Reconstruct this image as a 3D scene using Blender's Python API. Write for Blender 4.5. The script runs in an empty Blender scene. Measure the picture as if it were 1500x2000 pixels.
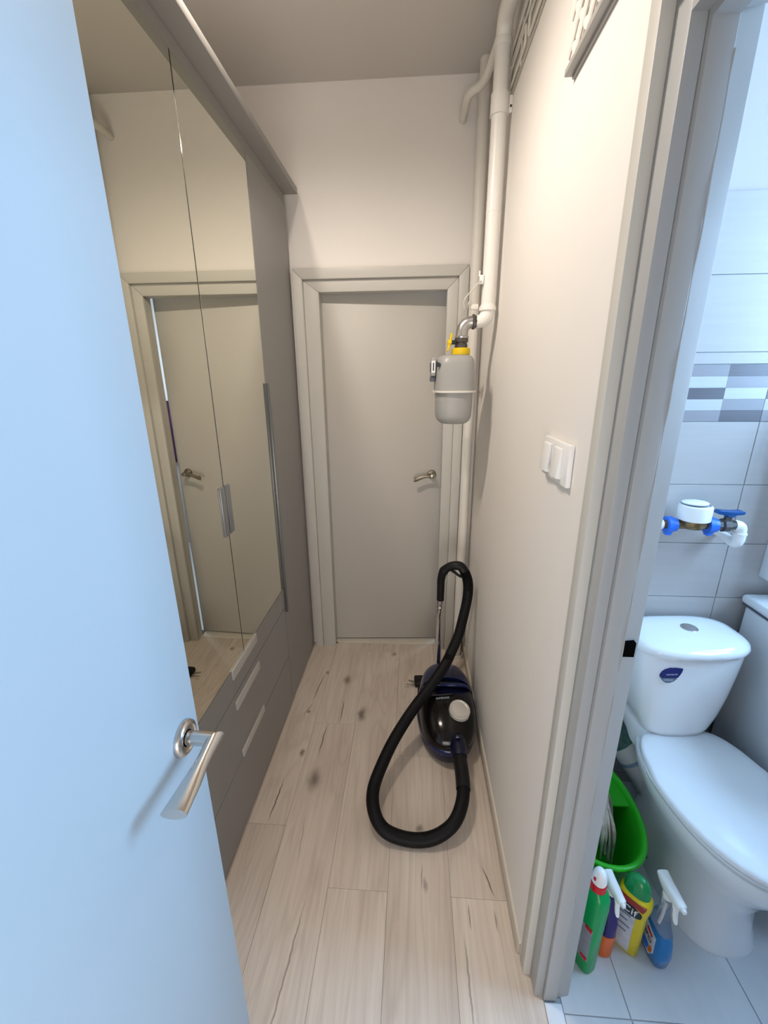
import bpy, bmesh, math, random
from mathutils import Vector, Matrix, Euler
random.seed(7)
SC = bpy.context.scene
COL = SC.collection
PI = math.pi
V = Vector

# ---------------------------------------------------------------- camera
cam_d = bpy.data.cameras.new('camera')
cam_d.sensor_fit = 'VERTICAL'; cam_d.sensor_height = 36.0
cam_d.lens = 36.0 * 826.0 / 2000.0
cam_d.clip_start = 0.02
cam = bpy.data.objects.new('camera', cam_d); COL.objects.link(cam)
_r = V((0.99775296, 0.06650749, -0.00811117)); _u = V((-0.01216117, 0.29882015, 0.95423196)); _f = V((-0.06588735, 0.95198911, -0.2989575))
cam.matrix_world = Matrix(((_r.x, _u.x, -_f.x, 0), (_r.y, _u.y, -_f.y, 0), (_r.z, _u.z, -_f.z, 1.6162), (0, 0, 0, 1)))
SC.camera = cam

# ---------------------------------------------------------------- world, lights, exposure
SC.view_settings.view_transform = 'Standard'
SC.view_settings.look = 'None'
SC.view_settings.gamma = 1.0
SC.view_settings.use_curve_mapping = False
SC.view_settings.exposure = 0.0
w = bpy.data.worlds.new('world'); SC.world = w; w.use_nodes = True
w.node_tree.nodes['Background'].inputs[0].default_value = (0.55, 0.75, 1.0, 1)
w.node_tree.nodes['Background'].inputs[1].default_value = 0.6

def light(name, kind, loc, energy, color, **kw):
    d = bpy.data.lights.new(name, kind); d.energy = energy; d.color = color
    for k, v in kw.items(): setattr(d, k, v)
    o = bpy.data.objects.new(name, d); COL.objects.link(o); o.location = loc
    return o
LAMP = (-0.53, 1.13, 2.82)
WARM = (1.0, 0.885, 0.78)
for dx in (-0.075, 0.075):
    light('bulb_light', 'SPOT', (LAMP[0] + dx, LAMP[1], LAMP[2] - 0.115), 31.0, WARM, shadow_soft_size=0.022, spot_size=math.radians(178), spot_blend=0.66)
win = light('window_daylight', 'AREA', (1.86, 0.80, 2.0), 66.0, (0.41, 0.67, 1.0), shape='RECTANGLE', size=1.15, size_y=1.0)
rear = light('rear_fill', 'AREA', (-0.05, -1.56, 0.80), 30.0, (1.0, 0.95, 0.92), shape='RECTANGLE', size=1.2, size_y=1.2)  # added fill from behind the camera to lift floor and lower walls
rear.rotation_euler = Euler((math.radians(90), 0, 0))
win.rotation_euler = Euler((0, math.radians(90), 0))
# daylight of the room behind the ajar far door
bk = light('far_room_daylight', 'AREA', (1.35, 3.25, 1.7), 42.0, (0.62, 0.80, 1.0), shape='RECTANGLE', size=1.0, size_y=0.8)
bk.rotation_euler = Euler((0, math.radians(90), 0))

# ---------------------------------------------------------------- materials
def mat(name, col, rough=0.5, metal=0.0, spec=0.5, coat=0.0, trans=0.0, ior=1.45, emit=None, estr=0.0):
    m = bpy.data.materials.new(name); m.use_nodes = True
    b = m.node_tree.nodes['Principled BSDF']
    b.inputs['Base Color'].default_value = (*col, 1); b.inputs['Roughness'].default_value = rough
    b.inputs['Metallic'].default_value = metal; b.inputs['Specular IOR Level'].default_value = spec
    b.inputs['Coat Weight'].default_value = coat; b.inputs['Transmission Weight'].default_value = trans
    b.inputs['IOR'].default_value = ior
    if emit: b.inputs['Emission Color'].default_value = (*emit, 1); b.inputs['Emission Strength'].default_value = estr
    return m
def nd(m, t, **kw):
    n = m.node_tree.nodes.new(t)
    for k, v in kw.items():
        if k.startswith('i_'): n.inputs[k[2:]].default_value = v
        else: setattr(n, k, v)
    return n
def lk(m, a, b): m.node_tree.links.new(a, b)
def bsdf(m): return m.node_tree.nodes['Principled BSDF']
def bump(m, scale=60, strength=0.1, dist=0.002, detail=4, vec=None):
    n = nd(m, 'ShaderNodeTexNoise'); n.inputs['Scale'].default_value = scale; n.inputs['Detail'].default_value = detail
    if vec is None:
        tc = nd(m, 'ShaderNodeNewGeometry'); vec = tc.outputs['Position']
    lk(m, vec, n.inputs['Vector'])
    b = nd(m, 'ShaderNodeBump'); b.inputs['Strength'].default_value = strength; b.inputs['Distance'].default_value = dist
    lk(m, n.outputs[0], b.inputs['Height']); lk(m, b.outputs[0], bsdf(m).inputs['Normal'])
    return n
def mottle(m, c1, c2, scale=3.0, detail=3, stretch=(1, 1, 1)):
    g = nd(m, 'ShaderNodeNewGeometry'); mp = nd(m, 'ShaderNodeMapping'); mp.inputs['Scale'].default_value = stretch
    lk(m, g.outputs['Position'], mp.inputs['Vector'])
    n = nd(m, 'ShaderNodeTexNoise'); n.inputs['Scale'].default_value = scale; n.inputs['Detail'].default_value = detail
    lk(m, mp.outputs[0], n.inputs['Vector'])
    r = nd(m, 'ShaderNodeMix', data_type='RGBA'); r.inputs['A'].default_value = (*c1, 1); r.inputs['B'].default_value = (*c2, 1)
    lk(m, n.outputs[0], r.inputs['Factor']); lk(m, r.outputs['Result'], bsdf(m).inputs['Base Color'])
    return n

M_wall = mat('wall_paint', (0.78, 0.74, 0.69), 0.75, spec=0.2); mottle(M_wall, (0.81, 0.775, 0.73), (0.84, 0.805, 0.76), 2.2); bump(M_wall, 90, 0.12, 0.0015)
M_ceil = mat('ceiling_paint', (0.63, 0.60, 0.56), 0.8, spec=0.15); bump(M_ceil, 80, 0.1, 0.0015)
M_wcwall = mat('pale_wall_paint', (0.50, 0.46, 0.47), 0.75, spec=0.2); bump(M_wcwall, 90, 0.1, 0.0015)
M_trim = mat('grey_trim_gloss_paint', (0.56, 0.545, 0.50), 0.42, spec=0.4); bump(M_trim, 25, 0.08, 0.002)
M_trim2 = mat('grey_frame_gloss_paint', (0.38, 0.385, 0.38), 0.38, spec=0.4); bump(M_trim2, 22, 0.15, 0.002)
M_door = mat('grey_door_paint', (0.53, 0.505, 0.46), 0.45, spec=0.4); bump(M_door, 200, 0.04, 0.001)
M_leaf = mat('daylight_tinted_door_lacquer', (0.50, 0.595, 0.66), 0.42, spec=0.35); bump(M_leaf, 260, 0.03, 0.001)  # white door; blue of the daylight is mixed into its base colour
M_joint = mat('brown_joint', (0.10, 0.08, 0.065), 0.8)
M_ward = mat('grey_wardrobe_laminate', (0.30, 0.29, 0.275), 0.42, spec=0.4)
M_wardd = mat('dark_joint', (0.03, 0.03, 0.03), 0.6)
M_handle = mat('aluminium_strip', (0.62, 0.61, 0.58), 0.38, metal=0.35)
M_handle2 = mat('grey_metal_plate', (0.33, 0.345, 0.36), 0.35, metal=0.5)
M_grip = mat('dark_grey_grip', (0.16, 0.165, 0.17), 0.35, metal=0.5)
M_mirror = mat('mirror_silvering', (0.80, 0.79, 0.69), 0.0, metal=1.0)
M_nickel = mat('satin_nickel', (0.60, 0.57, 0.53), 0.24, metal=1.0); bump(M_nickel, 500, 0.04, 0.0005)
M_bronze = mat('aged_nickel', (0.36, 0.32, 0.26), 0.28, metal=1.0)
M_chrome = mat('chrome', (0.75, 0.75, 0.76), 0.08, metal=1.0)
M_galv = mat('galvanised_steel', (0.55, 0.54, 0.52), 0.30, metal=0.9)
mottle(M_galv, (0.35, 0.34, 0.33), (0.68, 0.67, 0.65), 70)
M_darkgalv = mat('dark_valve_metal', (0.10, 0.09, 0.085), 0.45, metal=0.5); mottle(M_darkgalv, (0.03, 0.027, 0.025), (0.16, 0.145, 0.135), 90)
M_brass = mat('dull_brass', (0.24, 0.165, 0.075), 0.38, metal=0.8); mottle(M_brass, (0.16, 0.11, 0.05), (0.33, 0.23, 0.11), 60)
M_pipe = mat('white_pipe_enamel', (0.82, 0.80, 0.75), 0.35); bump(M_pipe, 40, 0.06, 0.002)
M_riser = mat('cream_pipe_enamel', (0.76, 0.73, 0.67), 0.45); bump(M_riser, 40, 0.06, 0.002)
M_plastic = mat('white_plastic', (0.86, 0.86, 0.84), 0.32)
M_switch = mat('white_switch_plastic', (0.86, 0.85, 0.83), 0.35)
M_yellow = mat('yellow_plastic', (0.80, 0.56, 0.01), 0.4)
M_meter = mat('grey_meter_enamel', (0.36, 0.36, 0.345), 0.38)
M_black = mat('black_plastic', (0.007, 0.007, 0.008), 0.45, spec=0.3)
M_glossblack = mat('gloss_black_plastic', (0.004, 0.0035, 0.0035), 0.14, spec=0.4)
M_hose = mat('black_ribbed_rubber', (0.006, 0.006, 0.007), 0.55, spec=0.2)
M_blue = mat('dark_blue_plastic', (0.002, 0.010, 0.065), 0.22, coat=0.15)
M_blue2 = mat('navy_plastic', (0.002, 0.003, 0.020), 0.3, coat=0.1)
M_silver = mat('silver_plastic', (0.60, 0.58, 0.54), 0.3, metal=0.4)
M_porc = mat('white_porcelain', (0.84, 0.86, 0.88), 0.1, spec=0.55, coat=0.3)
M_seat = mat('white_seat_plastic', (0.84, 0.86, 0.88), 0.22)
M_green = mat('bright_green_plastic', (0.02, 0.40, 0.012), 0.3)
M_bgreen = mat('green_bottle_plastic', (0.0, 0.30, 0.07), 0.28)
M_capgreen = mat('green_cap', (0.005, 0.22, 0.06), 0.22)
M_red = mat('red_collar', (0.55, 0.008, 0.015), 0.3)
M_purple = mat('purple_liquid_bottle', (0.025, 0.012, 0.13), 0.2)
M_orange = mat('orange_sleeve', (0.72, 0.13, 0.005), 0.35)
M_label = mat('pale_label', (0.55, 0.56, 0.60), 0.4); mottle(M_label, (0.30, 0.34, 0.42), (0.66, 0.66, 0.70), 45)
M_labelp = mat('lilac_label_strip', (0.55, 0.48, 0.60), 0.4)
M_white = mat('white_print', (0.85, 0.85, 0.86), 0.4)
M_yelb = mat('yellow_bottle_plastic', (0.62, 0.50, 0.005), 0.3)
M_redp = mat('dark_red_print', (0.28, 0.02, 0.015), 0.4)
M_blackp = mat('black_print', (0.01, 0.02, 0.025), 0.4)
M_liquid = mat('blue_liquid', (0.0, 0.16, 0.46), 0.15, coat=0.3)
M_clear = mat('clear_plastic', (0.92, 0.95, 0.97), 0.08, trans=0.9, ior=1.2)
M_navy = mat('navy_print', (0.008, 0.012, 0.14), 0.35)
M_stickgrey = mat('grey_print', (0.13, 0.18, 0.25), 0.4)
M_lightgrey = mat('light_grey_print', (0.42, 0.47, 0.55), 0.4)
M_cpl = mat('blue_coupling', (0.03, 0.17, 0.75), 0.35)
M_cplh = mat('dark_blue_handle', (0.005, 0.07, 0.24), 0.35)
M_mop = mat('grey_cotton_yarn', (0.42, 0.37, 0.31), 0.9, spec=0.1); mottle(M_mop, (0.16, 0.13, 0.10), (0.60, 0.55, 0.46), 45)
M_grout = mat('grey_grout', (0.42, 0.44, 0.46), 0.8)
M_soil = mat('grey_soil_pipe', (0.35, 0.37, 0.37), 0.4)
M_wrap = mat('dark_green_film', (0.012, 0.05, 0.045), 0.2)
mottle(M_wrap, (0.004, 0.02, 0.02), (0.05, 0.12, 0.10), 60)
M_mach = mat('white_appliance_enamel', (0.72, 0.74, 0.76), 0.3)
M_dkgrey = mat('dark_grey_edge', (0.08, 0.09, 0.11), 0.4)
M_base = mat('beige_baseboard', (0.46, 0.40, 0.33), 0.45); mottle(M_base, (0.42, 0.36, 0.29), (0.52, 0.46, 0.385), 12, stretch=(1, 0.15, 1))
M_baseedge = mat('cream_baseboard_edge', (0.70, 0.65, 0.56), 0.5)
M_thr = mat('white_threshold_strip', (0.82, 0.85, 0.88), 0.35)
M_thrw = mat('pale_threshold_wood', (0.55, 0.48, 0.40), 0.5)
M_rack = mat('cream_metal_rack', (0.74, 0.71, 0.64), 0.45)
M_lattice = mat('ivory_lattice', (0.84, 0.80, 0.72), 0.5)
M_ledge2 = mat('dull_cream_plate', (0.56, 0.53, 0.47), 0.5)
M_ledge = mat('grey_ledge', (0.40, 0.39, 0.37), 0.5)
M_dark = mat('dark_cavity', (0.004, 0.004, 0.004), 0.9, spec=0.0)
M_cable = mat('white_cable', (0.62, 0.58, 0.52), 0.5)
M_cloth = mat('purple_cloth', (0.05, 0.012, 0.05), 0.9)
M_bulb = mat('lit_bulb', (1, 0.9, 0.75), 0.3, emit=(1.0, 0.85, 0.65), estr=25.0)
M_glass = mat('window_glass', (1, 1, 1), 0.0, trans=1.0, ior=1.05)
M_leaf_dry = mat('dry_leaf', (0.20, 0.19, 0.13), 0.8)

def tile_mat(name, c1, c2, stretch):
    m = mat(name, c1, 0.28, spec=0.5)
    n = mottle(m, c1, c2, 9.0, 5, stretch)
    g = nd(m, 'ShaderNodeNewGeometry'); mp = nd(m, 'ShaderNodeMapping'); mp.inputs['Scale'].default_value = tuple(s * 3 for s in stretch)
    lk(m, g.outputs['Position'], mp.inputs['Vector'])
    bump(m, 18, 0.12, 0.0012, 5, mp.outputs[0])
    return m
M_tile = tile_mat('ribbed_white_wall_tile', (0.42, 0.395, 0.385), (0.485, 0.455, 0.44), (0.4, 1, 8))
M_mos = {'d': tile_mat('dark_mosaic_piece', (0.115, 0.11, 0.125), (0.15, 0.14, 0.155), (0.4, 1, 8)),
         'm': tile_mat('mid_mosaic_piece', (0.26, 0.25, 0.27), (0.31, 0.295, 0.31), (0.4, 1, 8)),
         'l': tile_mat('light_mosaic_piece', (0.45, 0.46, 0.465), (0.53, 0.53, 0.53), (0.4, 1, 8))}
M_ftile = tile_mat('pale_grey_floor_tile', (0.56, 0.575, 0.595), (0.66, 0.67, 0.685), (3, 1, 1))

def plank_mat():
    m = mat('washed_oak_laminate', (0.5, 0.4, 0.33), 0.42, spec=0.35)
    nt = m.node_tree
    g = nd(m, 'ShaderNodeNewGeometry'); oi = nd(m, 'ShaderNodeObjectInfo')
    off = nd(m, 'ShaderNodeVectorMath', operation='SCALE'); off.inputs[0].default_value = (13.0, 29.0, 7.0)
    lk(m, oi.outputs['Random'], off.inputs['Scale'])
    add = nd(m, 'ShaderNodeVectorMath', operation='ADD'); lk(m, g.outputs['Position'], add.inputs[0]); lk(m, off.outputs[0], add.inputs[1])
    # fine grain
    mp = nd(m, 'ShaderNodeMapping'); mp.inputs['Scale'].default_value = (1, 0.035, 1); lk(m, add.outputs[0], mp.inputs['Vector'])
    n1 = nd(m, 'ShaderNodeTexNoise'); n1.inputs['Scale'].default_value = 90; n1.inputs['Detail'].default_value = 4; lk(m, mp.outputs[0], n1.inputs['Vector'])
    # cathedral rings
    mp2 = nd(m, 'ShaderNodeMapping'); mp2.inputs['Scale'].default_value = (1, 0.10, 1); lk(m, add.outputs[0], mp2.inputs['Vector'])
    n2 = nd(m, 'ShaderNodeTexNoise'); n2.inputs['Scale'].default_value = 7; n2.inputs['Detail'].default_value = 1.5; lk(m, mp2.outputs[0], n2.inputs['Vector'])
    sn = nd(m, 'ShaderNodeMath', operation='MULTIPLY'); sn.inputs[1].default_value = 95.0; lk(m, n2.outputs[0], sn.inputs[0])
    si = nd(m, 'ShaderNodeMath', operation='SINE'); lk(m, sn.outputs[0], si.inputs[0])
    # broad mottling
    mp3 = nd(m, 'ShaderNodeMapping'); mp3.inputs['Scale'].default_value = (1, 0.25, 1); lk(m, add.outputs[0], mp3.inputs['Vector'])
    n3 = nd(m, 'ShaderNodeTexNoise'); n3.inputs['Scale'].default_value = 9; n3.inputs['Detail'].default_value = 3; lk(m, mp3.outputs[0], n3.inputs['Vector'])
    def ramp(src, c):
        r = nd(m, 'ShaderNodeValToRGB'); e = r.color_ramp.elements
        e[0].position, e[0].color = c[0][0], (*c[0][1], 1); e[1].position, e[1].color = c[-1][0], (*c[-1][1], 1)
        for p, cc in c[1:-1]:
            x = e.new(p); x.color = (*cc, 1)
        lk(m, src, r.inputs[0]); return r.outputs[0]
    base = ramp(n3.outputs[0], [(0.3, (0.70, 0.595, 0.50)), (0.5, (0.78, 0.675, 0.575)), (0.72, (0.82, 0.725, 0.63))])
    def mult(a, fac_src, lo, hi, k):
        mr = nd(m, 'ShaderNodeMapRange'); mr.inputs['From Min'].default_value = lo; mr.inputs['From Max'].default_value = hi
        mr.inputs['To Min'].default_value = k; mr.inputs['To Max'].default_value = 1.0; lk(m, fac_src, mr.inputs['Value'])
        x = nd(m, 'ShaderNodeVectorMath', operation='SCALE'); lk(m, a, x.inputs[0]); lk(m, mr.outputs[0], x.inputs['Scale']); return x.outputs[0]
    c = mult(base, n1.outputs[0], 0.32, 0.62, 0.89)
    c = mult(c, si.outputs[0], -1, -0.3, 0.93)
    c = mult(c, oi.outputs['Random'], 0, 1, 0.88)
    # knots and cracks printed on the boards: (x, y, half width, half length, darkness)
    KN = [(-0.353, 1.975, .017, .038, .62), (-0.242, 1.725, .019, .042, .70), (-0.399, 1.35, .024, .050, .66), (-0.099, 2.225, .014, .02, .6),
          (-0.485, 1.479, .010, .022, .72), (-0.514, 1.726, .008, .012, .7), (-0.478, 2.03, .009, .016, .6), (0.02, 1.955, .014, .02, .5),
          (0.06, 0.985, .006, .02, .45), (0.045, 1.17, .012, .016, .55), (0.243, 1.36, .02, .03, .35), (-0.18, 0.42, .015, .04, .5), (0.17, .56, .01, .05, .35)]
    CR = [(-0.49, 2.024, -0.511, 1.80, .0035, .75), (-0.505, 1.79, -0.535, 1.70, .0035, .6), (-0.345, 1.827, -0.343, 1.665, .0030, .8), (-0.402, 1.655, -0.409, 1.47, .0032, .8),
          (-0.527, 1.347, -0.537, 1.158, .0036, .8), (0.256, 1.056, 0.287, 0.959, .003, .75), (0.195, .94, 0.197, .87, .003, .6), (0.275, .93, .279, .87, .003, .5),
          (0.175, .86, .178, .63, .003, .5), (0.05, 1.05, .048, .97, .0025, .5), (0.005, 1.94, -0.03, 1.935, .004, .6), (0.03, 2.01, 0.035, 1.97, .003, .5),
          (-0.33, 0.93, -0.36, 0.55, .003, .55), (-0.40, 1.20, -0.385, 1.02, .0025, .35)]
    sx = nd(m, 'ShaderNodeSeparateXYZ')
    wob = nd(m, 'ShaderNodeTexNoise'); wob.inputs['Scale'].default_value = 28; wob.inputs['Detail'].default_value = 3; lk(m, g.outputs['Position'], wob.inputs['Vector'])
    ws = nd(m, 'ShaderNodeVectorMath', operation='SUBTRACT'); lk(m, wob.outputs['Color'], ws.inputs[0]); ws.inputs[1].default_value = (0.5, 0.5, 0.5)
    wk = nd(m, 'ShaderNodeVectorMath', operation='SCALE'); wk.inputs['Scale'].default_value = 0.022; lk(m, ws.outputs[0], wk.inputs[0])
    wa = nd(m, 'ShaderNodeVectorMath', operation='ADD'); lk(m, g.outputs['Position'], wa.inputs[0]); lk(m, wk.outputs[0], wa.inputs[1])
    tot = None
    def acc(v):
        nonlocal tot
        if tot is None: tot = v
        else:
            a = nd(m, 'ShaderNodeMath', operation='MAXIMUM'); lk(m, tot, a.inputs[0]); lk(m, v, a.inputs[1]); tot = a.outputs[0]
    for (x, y, a, b, d) in KN:
        d = min(0.85, d * 1.12); a *= 1.45; b *= 1.35
        s = nd(m, 'ShaderNodeVectorMath', operation='SUBTRACT'); lk(m, wa.outputs[0], s.inputs[0]); s.inputs[1].default_value = (x, y, 0)
        q = nd(m, 'ShaderNodeVectorMath', operation='MULTIPLY'); lk(m, s.outputs[0], q.inputs[0]); q.inputs[1].default_value = (1 / a, 1 / b, 0)
        l = nd(m, 'ShaderNodeVectorMath', operation='LENGTH'); lk(m, q.outputs[0], l.inputs[0])
        mr = nd(m, 'ShaderNodeMapRange', interpolation_type='SMOOTHSTEP'); mr.inputs['From Min'].default_value = 0.05; mr.inputs['From Max'].default_value = 1.15
        mr.inputs['To Min'].default_value = d; mr.inputs['To Max'].default_value = 0; lk(m, l.outputs['Value'], mr.inputs['Value']); acc(mr.outputs[0])
    wk2 = nd(m, 'ShaderNodeVectorMath', operation='SCALE'); wk2.inputs['Scale'].default_value = 0.010; lk(m, ws.outputs[0], wk2.inputs[0])
    wa2 = nd(m, 'ShaderNodeVectorMath', operation='ADD'); lk(m, g.outputs['Position'], wa2.inputs[0]); lk(m, wk2.outputs[0], wa2.inputs[1])
    for (x0, y0, x1, y1, a, d) in CR:
        L = math.hypot(x1 - x0, y1 - y0); ang = math.atan2(y1 - y0, x1 - x0)
        mp_ = nd(m, 'ShaderNodeMapping', vector_type='TEXTURE'); mp_.inputs['Location'].default_value = ((x0 + x1) / 2, (y0 + y1) / 2, 0); mp_.inputs['Rotation'].default_value = (0, 0, ang)
        mp_.inputs['Scale'].default_value = (L / 2, a, 1); lk(m, wa2.outputs[0], mp_.inputs['Vector'])
        q = nd(m, 'ShaderNodeVectorMath', operation='MULTIPLY'); lk(m, mp_.outputs[0], q.inputs[0]); q.inputs[1].default_value = (1, 1, 0)
        l = nd(m, 'ShaderNodeVectorMath', operation='LENGTH'); lk(m, q.outputs[0], l.inputs[0])
        mr = nd(m, 'ShaderNodeMapRange', interpolation_type='SMOOTHSTEP'); mr.inputs['From Min'].default_value = 0.5; mr.inputs['From Max'].default_value = 1.2
        mr.inputs['To Min'].default_value = d; mr.inputs['To Max'].default_value = 0; lk(m, l.outputs['Value'], mr.inputs['Value']); acc(mr.outputs[0])
    mx = nd(m, 'ShaderNodeMix', data_type='RGBA'); lk(m, tot, mx.inputs['Factor']); lk(m, c, mx.inputs['A']); mx.inputs['B'].default_value = (0.10, 0.07, 0.05, 1)
    lk(m, mx.outputs['Result'], bsdf(m).inputs['Base Color'])
    b = nd(m, 'ShaderNodeBump'); b.inputs['Strength'].default_value = 0.12; b.inputs['Distance'].default_value = 0.0012
    lk(m, n1.outputs[0], b.inputs['Height']); lk(m, b.outputs[0], bsdf(m).inputs['Normal'])
    return m
M_plank = plank_mat()

# ---------------------------------------------------------------- mesh helpers
def sharp(bm, ang=38):
    bm.normal_update()
    for f in bm.faces: f.smooth = True
    a = math.radians(ang)
    for e in bm.edges:
        if len(e.link_faces) == 2:
            e.smooth = e.calc_face_angle(0) < a
        else: e.smooth = False
def box(bm, lo, hi, bev=0.0, seg=2, mtx=None):
    b = bmesh.new()
    bmesh.ops.create_cube(b, size=1.0)
    lo, hi = V(lo), V(hi)
    for v in b.verts: v.co = V(((lo.x + hi.x) / 2 + v.co.x * (hi.x - lo.x), (lo.y + hi.y) / 2 + v.co.y * (hi.y - lo.y), (lo.z + hi.z) / 2 + v.co.z * (hi.z - lo.z)))
    if bev: bmesh.ops.bevel(b, geom=b.edges[:], offset=bev, segments=seg, profile=0.5, affect='EDGES')
    if mtx is not None: bmesh.ops.transform(b, matrix=mtx, verts=b.verts)
    merge(bm, b)
def merge(bm, b):
    me = bpy.data.meshes.new('tmp'); b.to_mesh(me); b.free(); bm.from_mesh(me); bpy.data.meshes.remove(me)
def rings(bm, R, cap0=True, cap1=True, closed=True):
    vs = [[bm.verts.new(p) for p in r] for r in R]
    n = len(vs[0])
    for a, b in zip(vs[:-1], vs[1:]):
        for i in range(n if closed else n - 1):
            j = (i + 1) % n
            bm.faces.new((a[i], a[j], b[j], b[i]))
    if cap0: bm.faces.new(vs[0][::-1])
    if cap1: bm.faces.new(vs[-1])
    return vs
def catmull(P, n=8):
    P = [V(p) for p in P]; Q = [2 * P[0] - P[1]] + P + [2 * P[-1] - P[-2]]; out = []
    for i in range(1, len(Q) - 2):
        a, b, c, d = Q[i - 1:i + 3]
        for k in range(n):
            t = k / n
            out.append(0.5 * ((2 * b) + (c - a) * t + (2 * a - 5 * b + 4 * c - d) * t * t + (3 * b - a - 3 * c + d) * t ** 3))
    out.append(P[-1]); return out
def tube(bm, P, r, n=14, caps=True, sq=None, up=None):
    P = [V(p) for p in P]; R = []
    t0 = (P[1] - P[0]).normalized()
    x = V(up) if up else (V((0, 0, 1)) if abs(t0.z) < 0.9 else V((1, 0, 0)))
    for i, p in enumerate(P):
        if i == 0: t = P[1] - P[0]
        elif i == len(P) - 1: t = P[-1] - P[-2]
        else: t = (P[i + 1] - P[i]).normalized() + (P[i] - P[i - 1]).normalized()
        t.normalize(); x = (x - t * x.dot(t)).normalized(); y = t.cross(x)
        rr = r[i] if isinstance(r, list) else r
        ra, rb = rr if isinstance(rr, (list, tuple)) else (rr, rr)
        R.append([p + x * (ra * math.cos(2 * PI * k / n)) + y * (rb * math.sin(2 * PI * k / n)) for k in range(n)])
    rings(bm, R, caps, caps)
def lathe(bm, prof, c=(0, 0, 0), ax='z', n=24, sx=1.0, sy=1.0, cap0=True, cap1=True):
    R = []
    for (r, h) in prof:
        ring = []
        for k in range(n):
            a = 2 * PI * k / n; p = (r * sx * math.cos(a), r * sy * math.sin(a), h)
            if ax == 'x': p = (p[2], p[0], p[1])
            elif ax == 'y': p = (p[1], p[2], p[0])
            elif ax == '-x': p = (-p[2], p[1], p[0])
            elif ax == '-y': p = (p[0], -p[2], p[1])
            ring.append(V(p) + V(c))
        R.append(ring)
    rings(bm, R, cap0, cap1)
def prism(bm, pts, axis, a, b, bev=0.0):
    """polygon in the two other axes, extruded along axis from a to b"""
    def P(p, h):
        return {'x': (h, p[0], p[1]), 'y': (p[0], h, p[1]), 'z': (p[0], p[1], h)}[axis]
    q = bmesh.new()
    rings(q, [[V(P(p, a)) for p in pts], [V(P(p, b)) for p in pts]])
    bmesh.ops.recalc_face_normals(q, faces=q.faces)
    if bev: bmesh.ops.bevel(q, geom=q.edges[:], offset=bev, segments=2, profile=0.5, affect='EDGES')
    merge(bm, q)
def sup(n, hx, hy, e=2.0, cx=0, cy=0):
    o = []
    for k in range(n):
        a = 2 * PI * k / n; c, s = math.cos(a), math.sin(a)
        o.append((cx + hx * math.copysign(abs(c) ** (2 / e), c), cy + hy * math.copysign(abs(s) ** (2 / e), s)))
    return o
def obj(name, bm, m, parent=None, ang=38, label=None, kind=None, loc=None):
    bmesh.ops.recalc_face_normals(bm, faces=bm.faces)
    sharp(bm, ang)
    me = bpy.data.meshes.new(name); bm.to_mesh(me); bm.free(); me.materials.append(m)
    o = bpy.data.objects.new(name, me); COL.objects.link(o)
    if parent is not None:
        o.parent = parent
        # meshes are written in world coordinates unless the parent is 'local'
        if not parent.get('_loc'):
            c = root_of(parent)
            o.location = V((0, 0, 0)) if parent.type != 'EMPTY' else -V(parent.location)
    if label: o['label'] = label
    if kind: o['kind'] = kind
    if loc is not None: o.location = loc
    return o
def root_of(o):
    while o.parent: o = o.parent
    return o
def B(): return bmesh.new()
LOCAL = set()
def thing(name, label, cat, loc=(0, 0, 0), rz=0.0, group=None, local=False):
    o = bpy.data.objects.new(name, None); COL.objects.link(o); o.location = loc; o.rotation_euler = (0, 0, rz)
    o.empty_display_size = 0.05
    o['label'] = label; o['category'] = cat
    if group: o['group'] = group
    if local: LOCAL.add(o.name)
    return o
def part(name, bm, m, parent, ang=38, label=None, kind=None):
    """bm in world coordinates (or in the root's own frame when the root was made with local=True)"""
    bmesh.ops.recalc_face_normals(bm, faces=bm.faces); sharp(bm, ang)
    rt = root_of(parent)
    if rt.type == 'EMPTY' and rt.name not in LOCAL:
        bmesh.ops.translate(bm, vec=-V(rt.location), verts=bm.verts)
    me = bpy.data.meshes.new(name); bm.to_mesh(me); bm.free(); me.materials.append(m)
    o = bpy.data.objects.new(name, me); COL.objects.link(o); o.parent = parent
    if label: o['label'] = label
    if kind: o['kind'] = kind
    return o
def single(name, bm, m, label, cat, group=None):
    bmesh.ops.recalc_face_normals(bm, faces=bm.faces); sharp(bm)
    me = bpy.data.meshes.new(name); bm.to_mesh(me); bm.free(); me.materials.append(m)
    o = bpy.data.objects.new(name, me); COL.objects.link(o); o['label'] = label; o['category'] = cat
    if group: o['group'] = group
    return o
def struct(name, bm, m, parent=None, label=None):
    bmesh.ops.recalc_face_normals(bm, faces=bm.faces); sharp(bm)
    me = bpy.data.meshes.new(name); bm.to_mesh(me); bm.free(); me.materials.append(m)
    o = bpy.data.objects.new(name, me); COL.objects.link(o)
    if parent: o.parent = parent
    else: o['kind'] = 'structure'
    if label: o['label'] = label
    return o
def text(name, s, size, m, parent, mtx, extr=0.0004, align='CENTER', sx=1.0):
    c = bpy.data.curves.new(name, 'FONT'); c.body = s; c.size = size; c.extrude = extr; c.align_x = align; c.align_y = 'CENTER'
    c.materials.append(m)
    o = bpy.data.objects.new(name, c); COL.objects.link(o); o.parent = parent
    bpy.context.view_layer.update()
    me = bpy.data.meshes.new_from_object(o.evaluated_get(bpy.context.evaluated_depsgraph_get()))
    bpy.data.objects.remove(o); me.name = name
    o = bpy.data.objects.new(name, me); COL.objects.link(o); o.parent = parent
    rt = root_of(parent)
    mm = mtx.copy()
    if rt.type == 'EMPTY' and rt.name not in LOCAL: mm = Matrix.Translation(-V(rt.location)) @ mm
    o.matrix_local = mm @ Matrix.Diagonal((sx, 1, 1, 1))
    return o
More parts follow.
